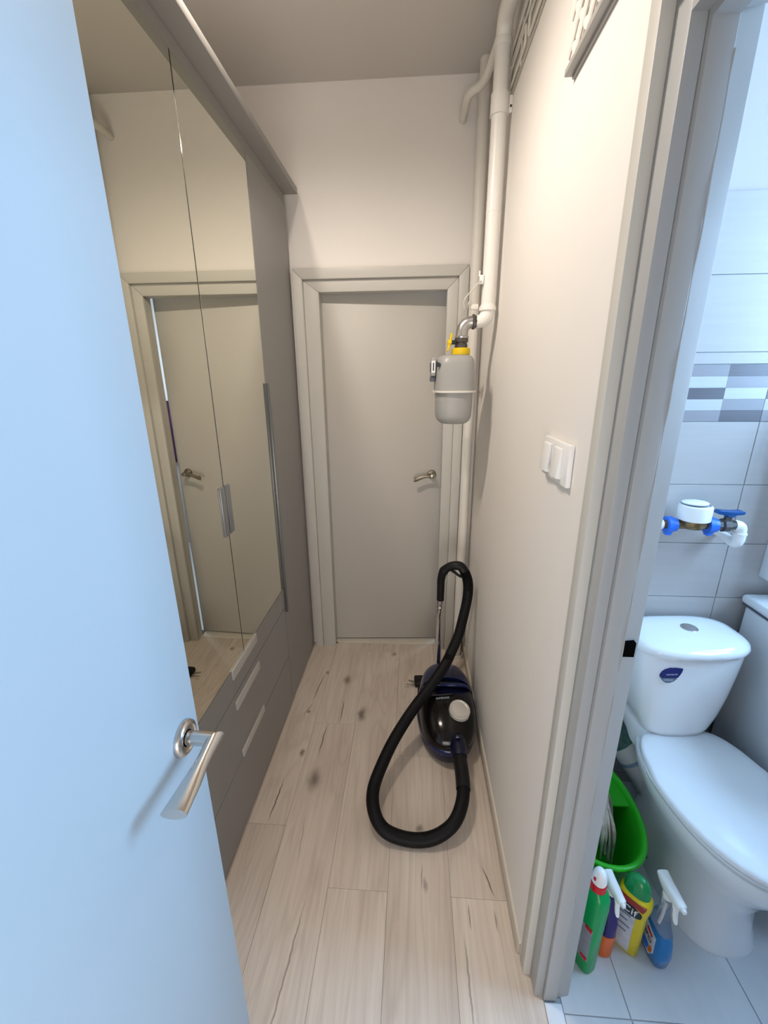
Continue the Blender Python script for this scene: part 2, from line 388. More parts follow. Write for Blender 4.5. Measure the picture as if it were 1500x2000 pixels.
def face_mtx(loc, right, up):
    r = V(right).normalized(); u = V(up); u = (u - r * u.dot(r)).normalized(); n = r.cross(u)
    return Matrix(((r.x, u.x, n.x, loc[0]), (r.y, u.y, n.y, loc[1]), (r.z, u.z, n.z, loc[2]), (0, 0, 0, 1)))

D = 2.292; R_ = 0.332; L_ = -0.611; H = 2.87; YW = 1.42

# ---------------------------------------------------------------- structure
b = B(); box(b, (-1.35, -1.6, -0.10), (0.372, 2.42, -0.003)); floor = struct('floor', b, M_joint)
XB = [-1.265, -1.065, -0.865, -0.665, -0.465, -0.265, -0.065, 0.143, 0.331]
JY = [1.3, 0.7, 1.1, 1.152, 1.658, 0.957, 1.49, 0.955]
for i in range(8):
    y0 = -1.58; cuts = [JY[i] + k * 1.285 for k in (-3, -2, -1, 0, 1)]
    cuts = [y0] + [c for c in cuts if y0 + 0.05 < c < 2.30] + [2.352 if i in (4, 5, 6, 7) else 2.32]
    for a, c in zip(cuts[:-1], cuts[1:]):
        bb = B(); x1 = XB[i + 1] - 0.0007 if i < 7 else 0.3735
        if i == 7 and a < 0.81:   # shorter beside the bathroom door frame
            pass
        box(bb, (XB[i] + 0.0, a, -0.009), (x1, c - 0.0008, 0.0), 0.0004, 1)
        struct('plank', bb, M_plank, floor)
# bathroom floor
b = B(); box(b, (0.372, -0.75, -0.10), (1.80, 1.46, -0.003)); floor2 = struct('floor.001', b, M_grout)
for x0, x1 in ((0.42, 0.594), (0.594, 0.929), (0.929, 1.264), (1.264, 1.599), (1.599, 1.75)):
    for y0, y1 in ((-0.7, 0.10), (0.10, 0.705), (0.705, 1.305), (1.305, 1.42)):
        bb = B(); box(bb, (x0 + 0.0012, y0 + 0.0012, -0.008), (x1 - 0.0012, y1 - 0.0012, 0.0), 0.0008, 1); struct('tile', bb, M_ftile, floor2)
b = B(); box(b, (0.374, -0.07, -0.004), (0.419, 0.722, 0.004), 0.0015); struct('trim_1', b, M_thr)

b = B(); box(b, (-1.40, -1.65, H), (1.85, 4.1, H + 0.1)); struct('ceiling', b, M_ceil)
# back wall with opening
b = B()
box(b, (-1.35, 2.322, 0), (-0.515, 2.42, H)); box(b, (0.215, 2.322, 0), (1.6, 2.42, H)); box(b, (-0.515, 2.322, 2.09), (0.215, 2.42, H))
struct('wall_back', b, M_wall)
b = B(); box(b, (-1.35, -1.6, 0), (-1.27, 2.322, H)); struct('wall_left', b, M_wall)
b = B(); box(b, (-1.35, -1.68, 0), (1.85, -1.6, H)); struct('wall_front', b, M_wall)
# right wall (also the bathroom's left wall), with the bathroom doorway
b = B()
box(b, (R_, 0.812, 0), (0.440, 2.322, H)); box(b, (R_, -1.6, 0), (0.440, -0.155, H)); box(b, (R_, -0.155, 2.14), (0.440, 0.812, H))
struct('wall_right', b, M_wall)
# bathroom walls
b = B(); box(b, (0.440, YW + 0.009, 0), (1.80, YW + 0.08, H)); wb = struct('wall_bathroom_back', b, M_wcwall)
b = B(); box(b, (0.44, YW + 0.004, 0), (1.76, YW + 0.0088, 2.098)); struct('grout', b, M_grout, wb)
ZT = [0, 0.045, 0.25, 0.455, 0.66, 0.867, 1.072, 1.278, 1.481, 1.686, 1.895, 2.10]
XT = [0.44, 0.58, 1.081, 1.582, 1.75]
for z0, z1 in zip(ZT[:-1], ZT[1:]):
    for x0, x1 in zip(XT[:-1], XT[1:]):
        bb = B(); g = 0.0011
        if abs(z0 - 1.481) < 1e-3: z0_, z1_ = 1.652, z1
        else: z0_, z1_ = z0, z1
        box(bb, (x0 + g, YW, z0_ + g), (x1 - g, YW + 0.008, z1_ - g), 0.0008, 1); struct('tile', bb, M_tile, wb)
cols = {0: 'mldlm', 1: 'dmlmd'}
hgt = (1.651 - 1.482) / 5
xs = [0.44, 0.58, 0.705, 0.83, 0.957, 1.0805, 1.206, 1.331, 1.457, 1.582, 1.75]
for ci, (x0, x1) in enumerate(zip(xs[:-1], xs[1:])):
    pat = ['dmlmd', 'mldlm'][ci % 2] if ci < 5 else ['mldlm', 'dmlmd'][ci % 2]
    if ci == 5: pat = 'mldlm'
    if ci == 4: pat = 'dmlmd'
    if ci == 3: pat = 'mldlm'
    for k in range(5):
        zt = 1.651 - k * hgt; bb = B(); box(bb, (x0 + (0.0012 if ci in (1, 5) else 0.0002), YW + 0.0003, zt - hgt + 0.0002), (x1 - 0.0002, YW + 0.008, zt - 0.0002)); struct('mosaic_piece', bb, M_mos[pat[k]], wb)
b = B(); yw0, yw1, zw0, zw1 = 0.30, 1.30, 1.42, 2.58
box(b, (1.75, -0.75, 0), (1.83, yw0, H)); box(b, (1.75, yw1, 0), (1.83, YW + 0.08, H)); box(b, (1.75, yw0, 0), (1.83, yw1, zw0)); box(b, (1.75, yw0, zw1), (1.83, yw1, H))
struct('wall_bathroom_right', b, M_wcwall)
b = B(); box(b, (0.44, -0.75, 0), (1.75, -0.70, H)); struct('wall_bathroom_front', b, M_wcwall)
b = B()
for lo, hi in (((yw0, zw0), (yw0 + .05, zw1)), ((yw1 - .05, zw0), (yw1, zw1)), ((yw0, zw0), (yw1, zw0 + .05)), ((yw0, zw1 - .05), (yw1, zw1)), ((0.78, zw0), (0.82, zw1))):
    box(b, (1.765, lo[0], lo[1]), (1.805, hi[0], hi[1]), 0.003)
struct('window_1', b, M_plastic)
b = B()
for lo, hi in (((-.70, .15), (-.65, 1.45)), ((.55, .15), (.60, 1.45)), ((-.70, .15), (.60, .20)), ((-.70, 1.40), (.60, 1.45))):
    box(b, (lo[0], -1.599, lo[1]), (hi[0], -1.57, hi[1]), 0.003)
struct('rear_fill_frame', b, M_plastic)  # frame added around the rear fill light, no opening in the wall
b = B()
for lo, hi in (((2.70, 1.25), (2.75, 2.15)), ((3.75, 1.25), (3.80, 2.15)), ((2.70, 1.25), (3.80, 1.30)), ((2.70, 2.10), (3.80, 2.15))):
    box(b, (1.40, lo[0], lo[1]), (1.4995, hi[0], hi[1]), 0.003)
struct('window_3', b, M_plastic)
# room beyond the ajar door
b = B(); box(b, (-0.9, 4.0, 0), (1.6, 4.08, H)); struct('wall_far_room', b, M_wcwall)
b = B(); box(b, (1.5, 2.42, 0), (1.58, 4.0, H)); struct('wall_far_room_right', b, M_wcwall)
b = B(); box(b, (-0.98, 2.42, 0), (-0.9, 4.0, H)); struct('wall_far_room_left', b, M_wcwall)
b = B(); box(b, (-0.98, 2.42, -0.1), (1.6, 4.08, -0.002)); struct('floor.002', b, M_ftile)

# ---------------------------------------------------------------- back door frame and leaf
XL, XR, ZD = -0.4737, 0.1586, 2.03
XOL, XOR, ZO = -0.5975, 0.2591, 2.133
b = B()
def casing(bm, il, ir, iz, ol, or_, oz, y0, y1, bev=0.0025):
    prism(bm, [(ol, 0), (il, 0), (il, iz), (ol, oz)], 'y', y0, y1, bev)
    prism(bm, [(ir, 0), (or_, 0), (or_, oz), (ir, iz)], 'y', y0, y1, bev)
    prism(bm, [(il, iz), (ir, iz), (or_, oz), (ol, oz)], 'y', y0, y1, bev)
door1 = bpy.data.objects.new('door_1', None); COL.objects.link(door1); door1.location = (-0.1575, D, 0); door1['kind'] = 'structure'
door1['label'] = 'grey door standing slightly ajar at the end of the corridor'
b = B(); casing(b, XOL + 0.048, XOR - 0.048, ZO - 0.048, XOL, XOR, ZO, D - 0.018, D + 0.03, 0.004); part('outer_moulding', b, M_trim, door1)
b = B(); casing(b, XL, XR, ZD, XOL + 0.0481, XOR - 0.0481, ZO - 0.0481, D, D + 0.03, 0.003); part('frame', b, M_trim, door1)
b = B()
box(b, (XL - 0.03, D + 0.03, 0), (XL, D + 0.066, ZD + 0.03)); box(b, (XR, D + 0.03, 0), (XR + 0.03, D + 0.066, ZD + 0.03)); box(b, (XL, D + 0.03, ZD), (XR, D + 0.066, ZD + 0.03))
part('jamb', b, M_trim, door1)
b = B(); box(b, (XL, D + 0.040, 0.0), (XR, D + 0.13, 0.004), 0.001); part('threshold', b, M_baseedge, door1)
ang = math.radians(3.3)
mt = Matrix.Translation((XL, D + 0.068, 0)) @ Matrix.Rotation(ang, 4, 'Z')
b = B(); box(b, (-0.012, 0.0, 0.013), (XR - XL + 0.012, 0.04, ZD + 0.012), 0.002, 2, mt); leaf1 = part('leaf', b, M_door, door1)
hx = 0.585
b = B(); lathe(b, [(0.0255, 0), (0.026, 0.004), (0.022, 0.010), (0.014, 0.012), (0.0135, 0.04)], (hx, 0, 1.095), '-y', 20); bmesh.ops.transform(b, matrix=mt, verts=b.verts)
hd = part('door_handle', b, M_bronze, leaf1)
b = B()
pts = [(hx, -0.047, 1.095), (hx - 0.02, -0.049, 1.094), (hx - 0.045, -0.049, 1.092), (hx - 0.07, -0.050, 1.084), (hx - 0.092, -0.052, 1.076), (hx - 0.103, -0.053, 1.076)]
tube(b, catmull(pts, 4), [(0.008 + 0.006 * (k / 20) ** 2, 0.007) for k in range(21)], 12); lathe(b, [(0.0001, -0.004), (0.010, 0.0), (0.0105, 0.014), (0.0001, 0.016)], (hx, -0.042, 1.095), '-y', 14)
bmesh.ops.transform(b, matrix=mt, verts=b.verts); part('lever', b, M_bronze, hd)
# purple cloth glimpsed through the gap
b = B(); R1 = []
for k in range(13):
    z = 0.86 + 0.58 * k / 12
    R1.append([V((0.93 + 0.42 * i / 16, (3.9995 if side else 3.955 + 0.02 * math.sin(i * 1.4 + k * 0.2)), z)) for side, rng in ((0, range(17)), (1, range(16, -1, -1))) for i in rng])
rings(b, R1)
single('hanging_cloth', b, M_cloth, 'dark purple cloth glimpsed through the gap of the ajar far door', 'cloth')

# ---------------------------------------------------------------- bathroom door frame (right)
b = B()
door3 = bpy.data.objects.new('door_3', None); COL.objects.link(door3); door3.location = (0.38, 0.74, 0); door3['kind'] = 'structure'
door3['label'] = 'grey painted bathroom door frame with stepped profile on the right'
def jambprism(bm, pts, z1, bev=0.0015): prism(bm, pts, 'z', 0, z1, bev)
ya = 0.812
# outer moulding, inner board, lining with rebate - far jamb
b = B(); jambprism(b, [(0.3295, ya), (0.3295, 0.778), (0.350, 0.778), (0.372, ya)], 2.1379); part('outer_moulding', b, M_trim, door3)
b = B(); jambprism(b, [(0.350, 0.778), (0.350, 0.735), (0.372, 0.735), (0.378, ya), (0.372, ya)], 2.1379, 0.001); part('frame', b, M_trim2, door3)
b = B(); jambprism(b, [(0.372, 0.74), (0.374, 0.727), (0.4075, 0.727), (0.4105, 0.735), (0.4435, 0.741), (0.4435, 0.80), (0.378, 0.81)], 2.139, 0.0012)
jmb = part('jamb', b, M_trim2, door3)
# dribbled paint ridge along the rebate edge
b = B(); P = []
for k in range(60):
    z = 0.12 + 1.9 * k / 59; P.append((0.4085 + 0.0006 * math.sin(k * 1.7) , 0.7278 + 0.0009 * math.sin(k * 0.9 + 1), z))
tube(b, P, [0.0011 + 0.0008 * abs(math.sin(k * 0.37) * math.sin(k * 1.3)) for k in range(60)], 6); part('paint_ridge', b, M_trim2, jmb)
b = B(); box(b, (0.4110, 0.7285, 1.098), (0.4330, 0.744, 1.130), 0.001); part('strike_hole', b, M_dark, jmb, label='black latch hole')
# near jamb and head of the same frame
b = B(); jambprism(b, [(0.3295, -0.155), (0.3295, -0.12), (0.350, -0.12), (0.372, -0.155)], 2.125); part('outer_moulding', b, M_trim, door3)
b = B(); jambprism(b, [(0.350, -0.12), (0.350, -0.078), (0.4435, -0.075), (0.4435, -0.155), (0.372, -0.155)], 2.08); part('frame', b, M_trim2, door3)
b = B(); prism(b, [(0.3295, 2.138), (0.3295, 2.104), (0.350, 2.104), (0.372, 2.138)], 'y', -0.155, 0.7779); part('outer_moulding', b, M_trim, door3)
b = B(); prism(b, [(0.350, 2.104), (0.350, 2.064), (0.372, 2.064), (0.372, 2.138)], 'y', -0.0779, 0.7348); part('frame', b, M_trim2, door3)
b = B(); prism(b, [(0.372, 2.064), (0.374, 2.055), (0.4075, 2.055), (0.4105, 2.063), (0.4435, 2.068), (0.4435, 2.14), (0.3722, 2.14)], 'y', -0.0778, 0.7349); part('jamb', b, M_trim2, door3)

# baseboards
b = B(); prism(b, [(R_, 0.0), (R_ - 0.011, 0.0), (R_ - 0.011, 0.038), (R_ - 0.006, 0.045), (R_, 0.045)], 'y', 0.823, 2.318, 0.001)
bbr = struct('baseboard_right', b, M_base)
b = B(); prism(b, [(R_, 0.0452), (R_ - 0.0065, 0.0452), (R_ - 0.003, 0.050), (R_, 0.050)], 'y', 0.823, 2.318); struct('edge', b, M_baseedge, bbr, 'cream top edge')
b = B(); box(b, (0.262, 2.306, 0), (R_ - 0.012, 2.322, 0.045), 0.001); struct('baseboard_back', b, M_base)

# ---------------------------------------------------------------- white door leaf in the foreground
XF, YE = -0.350, 0.543
door2 = bpy.data.objects.new('door_2', None); COL.objects.link(door2); door2.location = (XF - 0.02, YE - 0.8, 0); door2['kind'] = 'structure'
door2['label'] = 'open white door with satin lever handle in the left foreground'
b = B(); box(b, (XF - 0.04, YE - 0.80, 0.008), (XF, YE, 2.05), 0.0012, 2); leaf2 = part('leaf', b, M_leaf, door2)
HY, HZ = 0.499, 1.089
b = B(); lathe(b, [(0.0275, 0.0), (0.0275, 0.004), (0.0262, 0.008), (0.0225, 0.0105), (0.0205, 0.0105), (0.0190, 0.0080), (0.0140, 0.0075), (0.0125, 0.0075)], (XF, HY, HZ), 'x', 40)
ros = part('rosette', b, M_nickel, leaf2)
b = B(); lathe(b, [(0.0125, 0.0072), (0.0125, 0.0078), (0.0109, 0.0079), (0.0109, 0.0072)], (XF, HY, HZ), 'x', 32, cap0=False, cap1=False); part('shadow_ring', b, M_dark, ros)
b = B()
# neck, mitred at its outer end where the lever starts
xo = XF + 0.0500
R2 = []
for sdx in (0, 1):
    ring = []
    for k in range(32):
        a = 2 * PI * k / 32; yy = 0.0108 * math.cos(a); zz = 0.0108 * math.sin(a)
        ring.append(V((XF + 0.007 if sdx == 0 else xo + yy - 0.0002, HY + yy, HZ + zz)))
    R2.append(ring)
rings(b, R2); part('neck', b, M_nickel, ros)
b = B(); R3 = []
LV = 0.122
for i in range(15):
    t = i / 14
    y = HY - LV * t
    wx = 0.0108 + 0.0066 * t ** 1.5 - 0.0016 * math.sin(PI * min(1, t * 1.6)) * (1 if t < .62 else 0)
    wz = 0.0108 - 0.0052 * t
    zc = HZ - 0.0020 * math.sin(PI * t) + 0.003 * t ** 2
    xc = xo + 0.0035 * t ** 1.5
    ring = []
    for k in range(32):
        a = 2 * PI * k / 32
        px, pz = wx * math.cos(a), wz * math.sin(a)
        if pz < 0: pz *= 1.0 - 0.35 * t
        yy = px if i == 0 else px * max(0.0, 1 - i / 4)
        if i == 14: yy = 0.004 * pz / wz
        ring.append(V((xc + px, y + yy, zc + pz)))
    R3.append(ring)
rings(b, R3)
part('lever', b, M_nickel, ros, 42)

# ---------------------------------------------------------------- wardrobe
ward = thing('wardrobe', 'tall grey wardrobe with two mirror doors along the left wall', 'wardrobe', (-0.92, 1.54, 0))
YA, YB, YC, YD = 0.803, 1.296, 1.789, 2.280
b = B()
box(b, (-1.225, YA, 0.0), (L_ - 0.021, YA + 0.018, 2.44)); box(b, (-1.225, YD - 0.018, 0), (L_ - 0.021, YD, 2.44))
box(b, (-1.225, YA + .018, 0.0), (-1.21, YD - .018, 2.44)); box(b, (-1.21, YC - .009, 0.03), (L_ - 0.021, YC + .009, 2.42)); box(b, (-1.21, YA + .018, 0.02), (L_ - 0.021, YD - .018, 0.038)); box(b, (-1.21, YA + .018, 2.41), (L_ - 0.021, YD - .018, 2.44))
box(b, (-0.665, YA + .018, 0.0), (-0.65, YD - .018, 0.02))
part('body', b, M_ward, ward)
b = B(); box(b, (-1.225, YA - 0.004, 2.4405), (L_ + 0.062, YD + 0.006, 2.466), 0.002); part('cornice', b, M_ward, ward)
b = B(); box(b, (L_ - 0.019, YA, 2.402), (L_ - 0.001, YD, 2.440), 0.0008, 1); part('top_rail', b, M_ward, ward)
g = 0.0026
for k, (a, c) in enumerate(((YA, YB), (YB, YC))):
    b = B(); box(b, (L_ - 0.019, a + g, 0.668), (L_ - 0.004, c - g, 2.400), 0.0006, 1); dd = part('door', b, M_dkgrey, ward, label='mirror-faced door')
    b = B(); box(b, (L_ - 0.0039, a + g, 0.668), (L_, c - g, 2.400), 0.0005, 1); part('mirror', b, M_mirror, dd)
    b = B(); y0, y1 = ((c - 0.036, c - 0.003) if k == 0 else (a + 0.003, a + 0.037))
    box(b, (L_, y0, 1.125), (L_ + 0.005, y1, 1.290), 0.001); part('handle', b, M_handle2, dd)
b = B(); box(b, (L_ - 0.019, YC + g, 0.022), (L_, YD - g, 2.400), 0.0008, 1); dd = part('door', b, M_ward, ward, label='plain grey door')
b = B(); box(b, (L_ + 0.0003, YC + 0.003, 0.535), (L_ + 0.012, YC + 0.013, 1.605), 0.001); part('handle', b, M_grip, dd, label='long dark vertical grip strip')
for z0, z1, hz0 in ((0.565, 0.664, 0.620), (0.292, 0.561, 0.500), (0.022, 0.288, 0.283)):
    b = B(); box(b, (L_ - 0.019, YA + g, z0), (L_, YC - g, z1), 0.0008, 1); dr = part('drawer', b, M_ward, ward)
    if z0 > 0.5: h0, h1 = 0.630, 0.668
    elif z0 > 0.2: h0, h1 = 0.503, 0.538
    else: h0, h1 = 0.250, 0.284
    if z0 < 0.2: h0, h1 = 0.293, 0.322; 
    if z0 < 0.2:
        continue
    b = B(); box(b, (L_, 1.180, h0), (L_ + 0.006, 1.410, h1), 0.001); part('handle', b, M_handle if z0 > 0.5 else M_handle, dr)
    if z0 < 0.4:
        b = B(); box(b, (L_, 1.180, 0.293), (L_ + 0.006, 1.410, 0.323), 0.001); part('handle', b, M_handle, dr)

# ---------------------------------------------------------------- gas pipes and meter
GX, GY = 0.289, 1.862
gas = thing('gas_pipe', 'thick white gas pipe running down the corner beside the meter', 'pipe', (GX, GY, 1.86))
b = B()
tube(b, [(GX, GY, 1.885), (GX, GY, 2.70)] , 0.0265, 20); part('pipe', b, M_pipe, gas)
b = B(); arc = [(GX, GY, 2.70)] + [(GX, GY - 0.055 * (1 - math.cos(t * PI / 2 / 5)), 2.70 + 0.055 * math.sin(t * PI / 2 / 5)) for t in range(1, 6)] + [(GX + 0.004, GY - 0.12, 2.757), (GX + 0.006, -0.6, 2.77)]
tube(b, arc, 0.0268, 20); part('overhead_pipe', b, M_pipe, gas)
b = B(); lathe(b, [(0.0285, 0), (0.030, 0.004), (0.030, 0.018), (0.0285, 0.022)], (GX, GY, 2.685), n=20); part('weld_collar', b, M_pipe, gas)
b = B(); lathe(b, [(0.0268, 0), (0.0278, 0.003), (0.0268, 0.006)], (GX, GY, 2.205), n=20); part('weld_collar', b, M_pipe, gas)
b = B(); lathe(b, [(0.026, 0), (0.0335, 0.001), (0.0335, 0.010), (0.029, 0.020), (0.0265, 0.024)], (GX, GY, 1.872), n=22); part('socket', b, M_pipe, gas)
b = B(); ar = [(GX, GY, 1.885)] + [(GX - 0.034 * (1 - math.cos(t * PI / 2 / 5)), GY, 1.868 - 0.034 * math.sin(t * PI / 2 / 5)) for t in range(0, 6)]
ar += [(GX - 0.042, GY, 1.834)]
tube(b, ar, [0.027, 0.027, 0.0275, 0.0275, 0.027, 0.026, 0.0245, 0.0235], 20); part('elbow', b, M_pipe, gas)
cl = thing('pipe_clamp', 'white clamp holding the gas pipe to the right wall', 'clamp', (GX, GY, 2.53))
b = B(); lathe(b, [(0.0272, 0), (0.0315, 0.0), (0.0315, 0.062), (0.0272, 0.062)], (GX, GY, 2.497), n=24); part('band', b, M_pipe, cl)
b = B(); box(b, (GX + 0.0300, GY - 0.012, 2.502), (R_ - 0.0002, GY - 0.002, 2.552), 0.002); br = part('bracket', b, M_pipe, cl)
b = B(); lathe(b, [(0.004, 0), (0.004, 0.002)], (R_ - 0.006, GY - 0.0122, 2.52), '-y', 10); part('screw', b, M_darkgalv, br)
# branch pipe that bends along the ceiling corner into the back wall
b = B()
pts = [(0.284, 1.868, 2.735), (0.277, 1.93, 2.722), (0.266, 2.02, 2.711), (0.250, 2.085, 2.708), (0.225, 2.118, 2.708), (0.208, 2.155, 2.708), (0.204, 2.22, 2.708), (0.203, 2.321, 2.708)]
tube(b, catmull(pts, 5), 0.0160, 14)
bp = single('branch_pipe', b, M_riser, 'thin cream pipe bending under the ceiling into the back wall', 'pipe')
ris = thing('riser_pipe', 'straight cream riser pipe in the back corner from floor to ceiling', 'pipe', (0.281, 2.235, 0))
b = B(); tube(b, [(0.282, 2.235, 0.0), (0.282, 2.235, H)], 0.0245, 20); part('pipe', b, M_riser, ris)
b = B(); lathe(b, [(0.0290, 0.0), (0.0405, 0.0), (0.0405, 0.014), (0.0365, 0.020), (0.0335, 0.018), (0.0325, 0.008), (0.0295, 0.006)], (0.282, 2.235, 0.0), n=24, cap0=False, cap1=False); part('floor_collar', b, M_riser, ris)

met = thing('gas_meter', 'grey gas meter hanging from the yellow-ringed pipe in front of the far door', 'gas meter', (0.165, GY, 1.43))
MX, MY = 0.168, GY
def mring(z, sx, sy, e=3.2): return [V((x, y, z)) for x, y in sup(32, sx, sy, e, MX, MY)]
b = B()
rings(b, [mring(1.5705, .0815, .105), mring(1.64, .0805, .103), mring(1.675, .0785, .100), mring(1.692, .074, .095), mring(1.703, .065, .086), mring(1.708, .050, .07), mring(1.709, .02, .04)]); part('upper_shell', b, M_meter, met, 30)
b = B()
rings(b, [mring(1.5645, .0765, .101), mring(1.50, .0755, .100), mring(1.468, .074, .098), mring(1.452, .068, .093), mring(1.441, .056, .082), mring(1.437, .04, .065), mring(1.4365, .02, .04)]); part('lower_shell', b, M_meter, met, 30)
b = B(); rings(b, [mring(1.5638, .083, .107), mring(1.5638, .0885, .112), mring(1.5712, .0885, .112), mring(1.5712, .083, .107)], True, True); part('seam_flange', b, M_rack, met)
b = B(); box(b, (MX - 0.098, MY - 0.062, 1.628), (MX - 0.0795, MY + 0.062, 1.698), 0.004); idx = part('index_box', b, M_meter, met)
b = B(); box(b, (MX - 0.0995, MY - 0.040, 1.645), (MX - 0.0981, MY + 0.04, 1.680), 0.0005, 1); part('display', b, M_blackp, idx)
b = B(); box(b, (MX - 0.097, MY - 0.0645, 1.640), (MX - 0.081, MY - 0.0621, 1.686), 0.0006, 1); part('label_plate', b, M_white, idx)
b = B(); box(b, (MX - 0.0915, MY - 0.0655, 1.648), (MX - 0.087, MY - 0.0646, 1.678), 0.0003, 1); part('dark_mark', b, M_blackp, idx)
b = B(); box(b, (MX - 0.099, MY - 0.055, 1.606), (MX - 0.0805, MY + 0.05, 1.627), 0.002); part('lower_tab', b, M_dkgrey, idx)
b = B(); lathe(b, [(0.009, 0), (0.009, 0.004)], (MX - 0.071, MY - 0.0825, 1.670), '-y', 12); part('seal', b, M_blackp, met)
b = B()
lathe(b, [(0.034, 0.0), (0.037, 0.002), (0.0375, 0.024), (0.035, 0.027), (0.028, 0.028)], (0.1915, MY, 1.7085), n=12); part('union_ring', b, M_yellow, met)
valve = thing('gas_valve', 'metal elbow with small yellow-handled gas valve above the grey meter', 'valve', (0.19, GY, 1.74))
b = B(); lathe(b, [(0.024, 0.0), (0.0255, 0.001), (0.0255, 0.012), (0.022, 0.014), (0.0225, 0.020), (0.0275, 0.022), (0.0275, 0.034), (0.024, 0.038)], (0.1915, MY, 1.7365), n=10); part('valve_body', b, M_darkgalv, valve)
b = B(); a2 = [(0.1915, MY, 1.772), (0.1915, MY, 1.792)] + [(0.1915 + 0.036 * (1 - math.cos(t * PI / 2 / 5)), MY, 1.796 + 0.036 * math.sin(t * PI / 2 / 5)) for t in range(1, 6)] + [(0.240, MY, 1.8335)]
tube(b, a2, [0.0265, 0.0245, 0.024, 0.0238, 0.0238, 0.0238, 0.024, 0.0262], 18); lathe(b, [(0.0275, 0), (0.0285, 0.002), (0.0285, 0.007), (0.0265, 0.009)], (0.1915, MY, 1.7725), n=18); part('elbow', b, M_galv, valve)
b = B(); lathe(b, [(0.022, 0), (0.0285, 0.001), (0.0285, 0.010), (0.0245, 0.012), (0.0245, 0.018)], (0.2300, MY, 1.8335), 'x', 8); part('nut', b, M_darkgalv, valve)
b = B(); lathe(b, [(0.008, 0), (0.008, 0.02)], (0.168, MY - 0.012, 1.757), '-x', 10); part('stem', b, M_blackp, valve)
b = B()
lathe(b, [(0.0115, 0), (0.0125, 0.004), (0.011, 0.014), (0.006, 0.017)], (0.151, MY - 0.012, 1.757), '-x', 14)
mt = Matrix.Translation((0.1435, MY - 0.012, 1.757)) @ Matrix.Rotation(math.radians(12), 4, 'Y')
box(b, (-0.004, -0.009, 0.006), (0.005, 0.009, 0.035), 0.003, 2, mt); box(b, (-0.004, -0.009, -0.035), (0.005, 0.009, -0.006), 0.003, 2, mt); part('handle', b, M_yellow, valve)
b = B(); lathe(b, [(0.006, 0), (0.020, 0.001), (0.022, 0.008), (0.020, 0.016)], (0.255, MY + 0.20, 1.655), '-y', 16); tube(b, [(0.255, MY + 0.2, 1.655), (0.255, 2.2105, 1.655)], 0.008, 10)
single('riser_stub', b, M_riser, 'short cream pipe stub behind the right side of the grey meter', 'pipe stub')
# earth cable and its clip
ec = thing('earth_cable', 'thin white cable looping beside the gas pipe elbow, held by a clip', 'cable', (0.256, GY - 0.02, 1.98))
b = B(); box(b, (0.249, GY - 0.020, 1.965), (0.2655, GY - 0.008, 1.997), 0.002); box(b, (0.246, GY - 0.016, 1.992), (0.252, GY - 0.010, 2.012), 0.001); part('clip', b, M_plastic, ec)
b = B()
pts = [(0.256, GY - 0.022, 1.975), (0.246, GY - 0.026, 1.968), (0.225, GY - 0.028, 1.945), (0.205, GY - 0.027, 1.925), (0.193, GY - 0.024, 1.905), (0.196, GY - 0.018, 1.882), (0.200, GY - 0.012, 1.872), (0.208, GY - 0.008, 1.885), (0.217, GY - 0.004, 1.908), (0.224, GY, 1.905), (0.228, GY, 1.89)]
tube(b, catmull(pts, 6), 0.0026, 8); part('wire', b, M_cable, ec)
b = B(); box(b, (0.222, GY - 0.006, 1.878), (0.252, GY + 0.006, 1.898), 0.003); part('lug', b, M_rack, ec)

# ---------------------------------------------------------------- white rack and lattice panel high on the right wall
rk = thing('wall_rack', 'cream metal rack with long looped rails high on the right wall', 'rack', (R_, 1.3, 2.60))
def loop(bm, x, y0, y1, z0, z1, r=0.0042, cr=0.02):
    P = []
    for cy, cz, a0 in ((y1 - cr, z1 - cr, 0), (y0 + cr, z1 - cr, 90), (y0 + cr, z0 + cr, 180), (y1 - cr, z0 + cr, 270)):
        for k in range(5):
            a = math.radians(a0 + k * 22.5); P.append(V((x, cy + cr * math.cos(a), cz + cr * math.sin(a))))
    P.append(P[0].copy()); tube(bm, P, r, 8)
b = B(); box(b, (R_ - 0.004, 0.2, 2.553), (R_ - 0.0003, 1.885, 2.700), 0.002); part('back_plate', b, M_ledge2, rk)
for y0, y1, z0, z1 in ((1.66, 1.880, 2.575, 2.625), (1.62, 1.878, 2.643, 2.680), (1.10, 1.620, 2.568, 2.618), (1.04, 1.590, 2.640, 2.684)):
    b = B(); loop(b, R_ - 0.0085, y0, y1, z0, z1, 0.0042, 0.012); part('rail_loop', b, M_rack, rk)
for y in (1.72, 1.30):
    b = B(); box(b, (R_ - 0.0075, y, 2.56), (R_ - 0.0042, y + 0.012, 2.695), 0.001); part('cross_bar', b, M_rack, rk)
lp = thing('lattice_panel', 'ivory openwork lattice mirror with grey ledge above the bathroom door', 'wall decoration', (R_, 0.95, 2.23))
b = B(); box(b, (R_ - 0.021, 0.70, 2.224), (R_ - 0.0003, 1.155, 2.236), 0.001); box(b, (R_ - 0.006, 0.70, 2.217), (R_ - 0.0003, 1.150, 2.2245), 0.001); part('ledge', b, M_ledge, lp)
ylo, yhi, zlo, zhi = 0.72, 1.15, 2.2365, 2.56
def clipline(c, s):
    """line z = zlo + s*(y-c) clipped to the panel"""
    pts = []
    ys = [ylo, yhi]; o = []
    for y in ys:
        z = zlo + s * (y - c)
        if zlo <= z <= zhi: o.append((y, z))
    for z in (zlo, zhi):
        y = c + (z - zlo) / s
        if ylo <= y <= yhi: o.append((y, z))
    o = sorted(set((round(p[0], 4), round(p[1], 4)) for p in o))
    return (o[0], o[-1]) if len(o) >= 2 else None
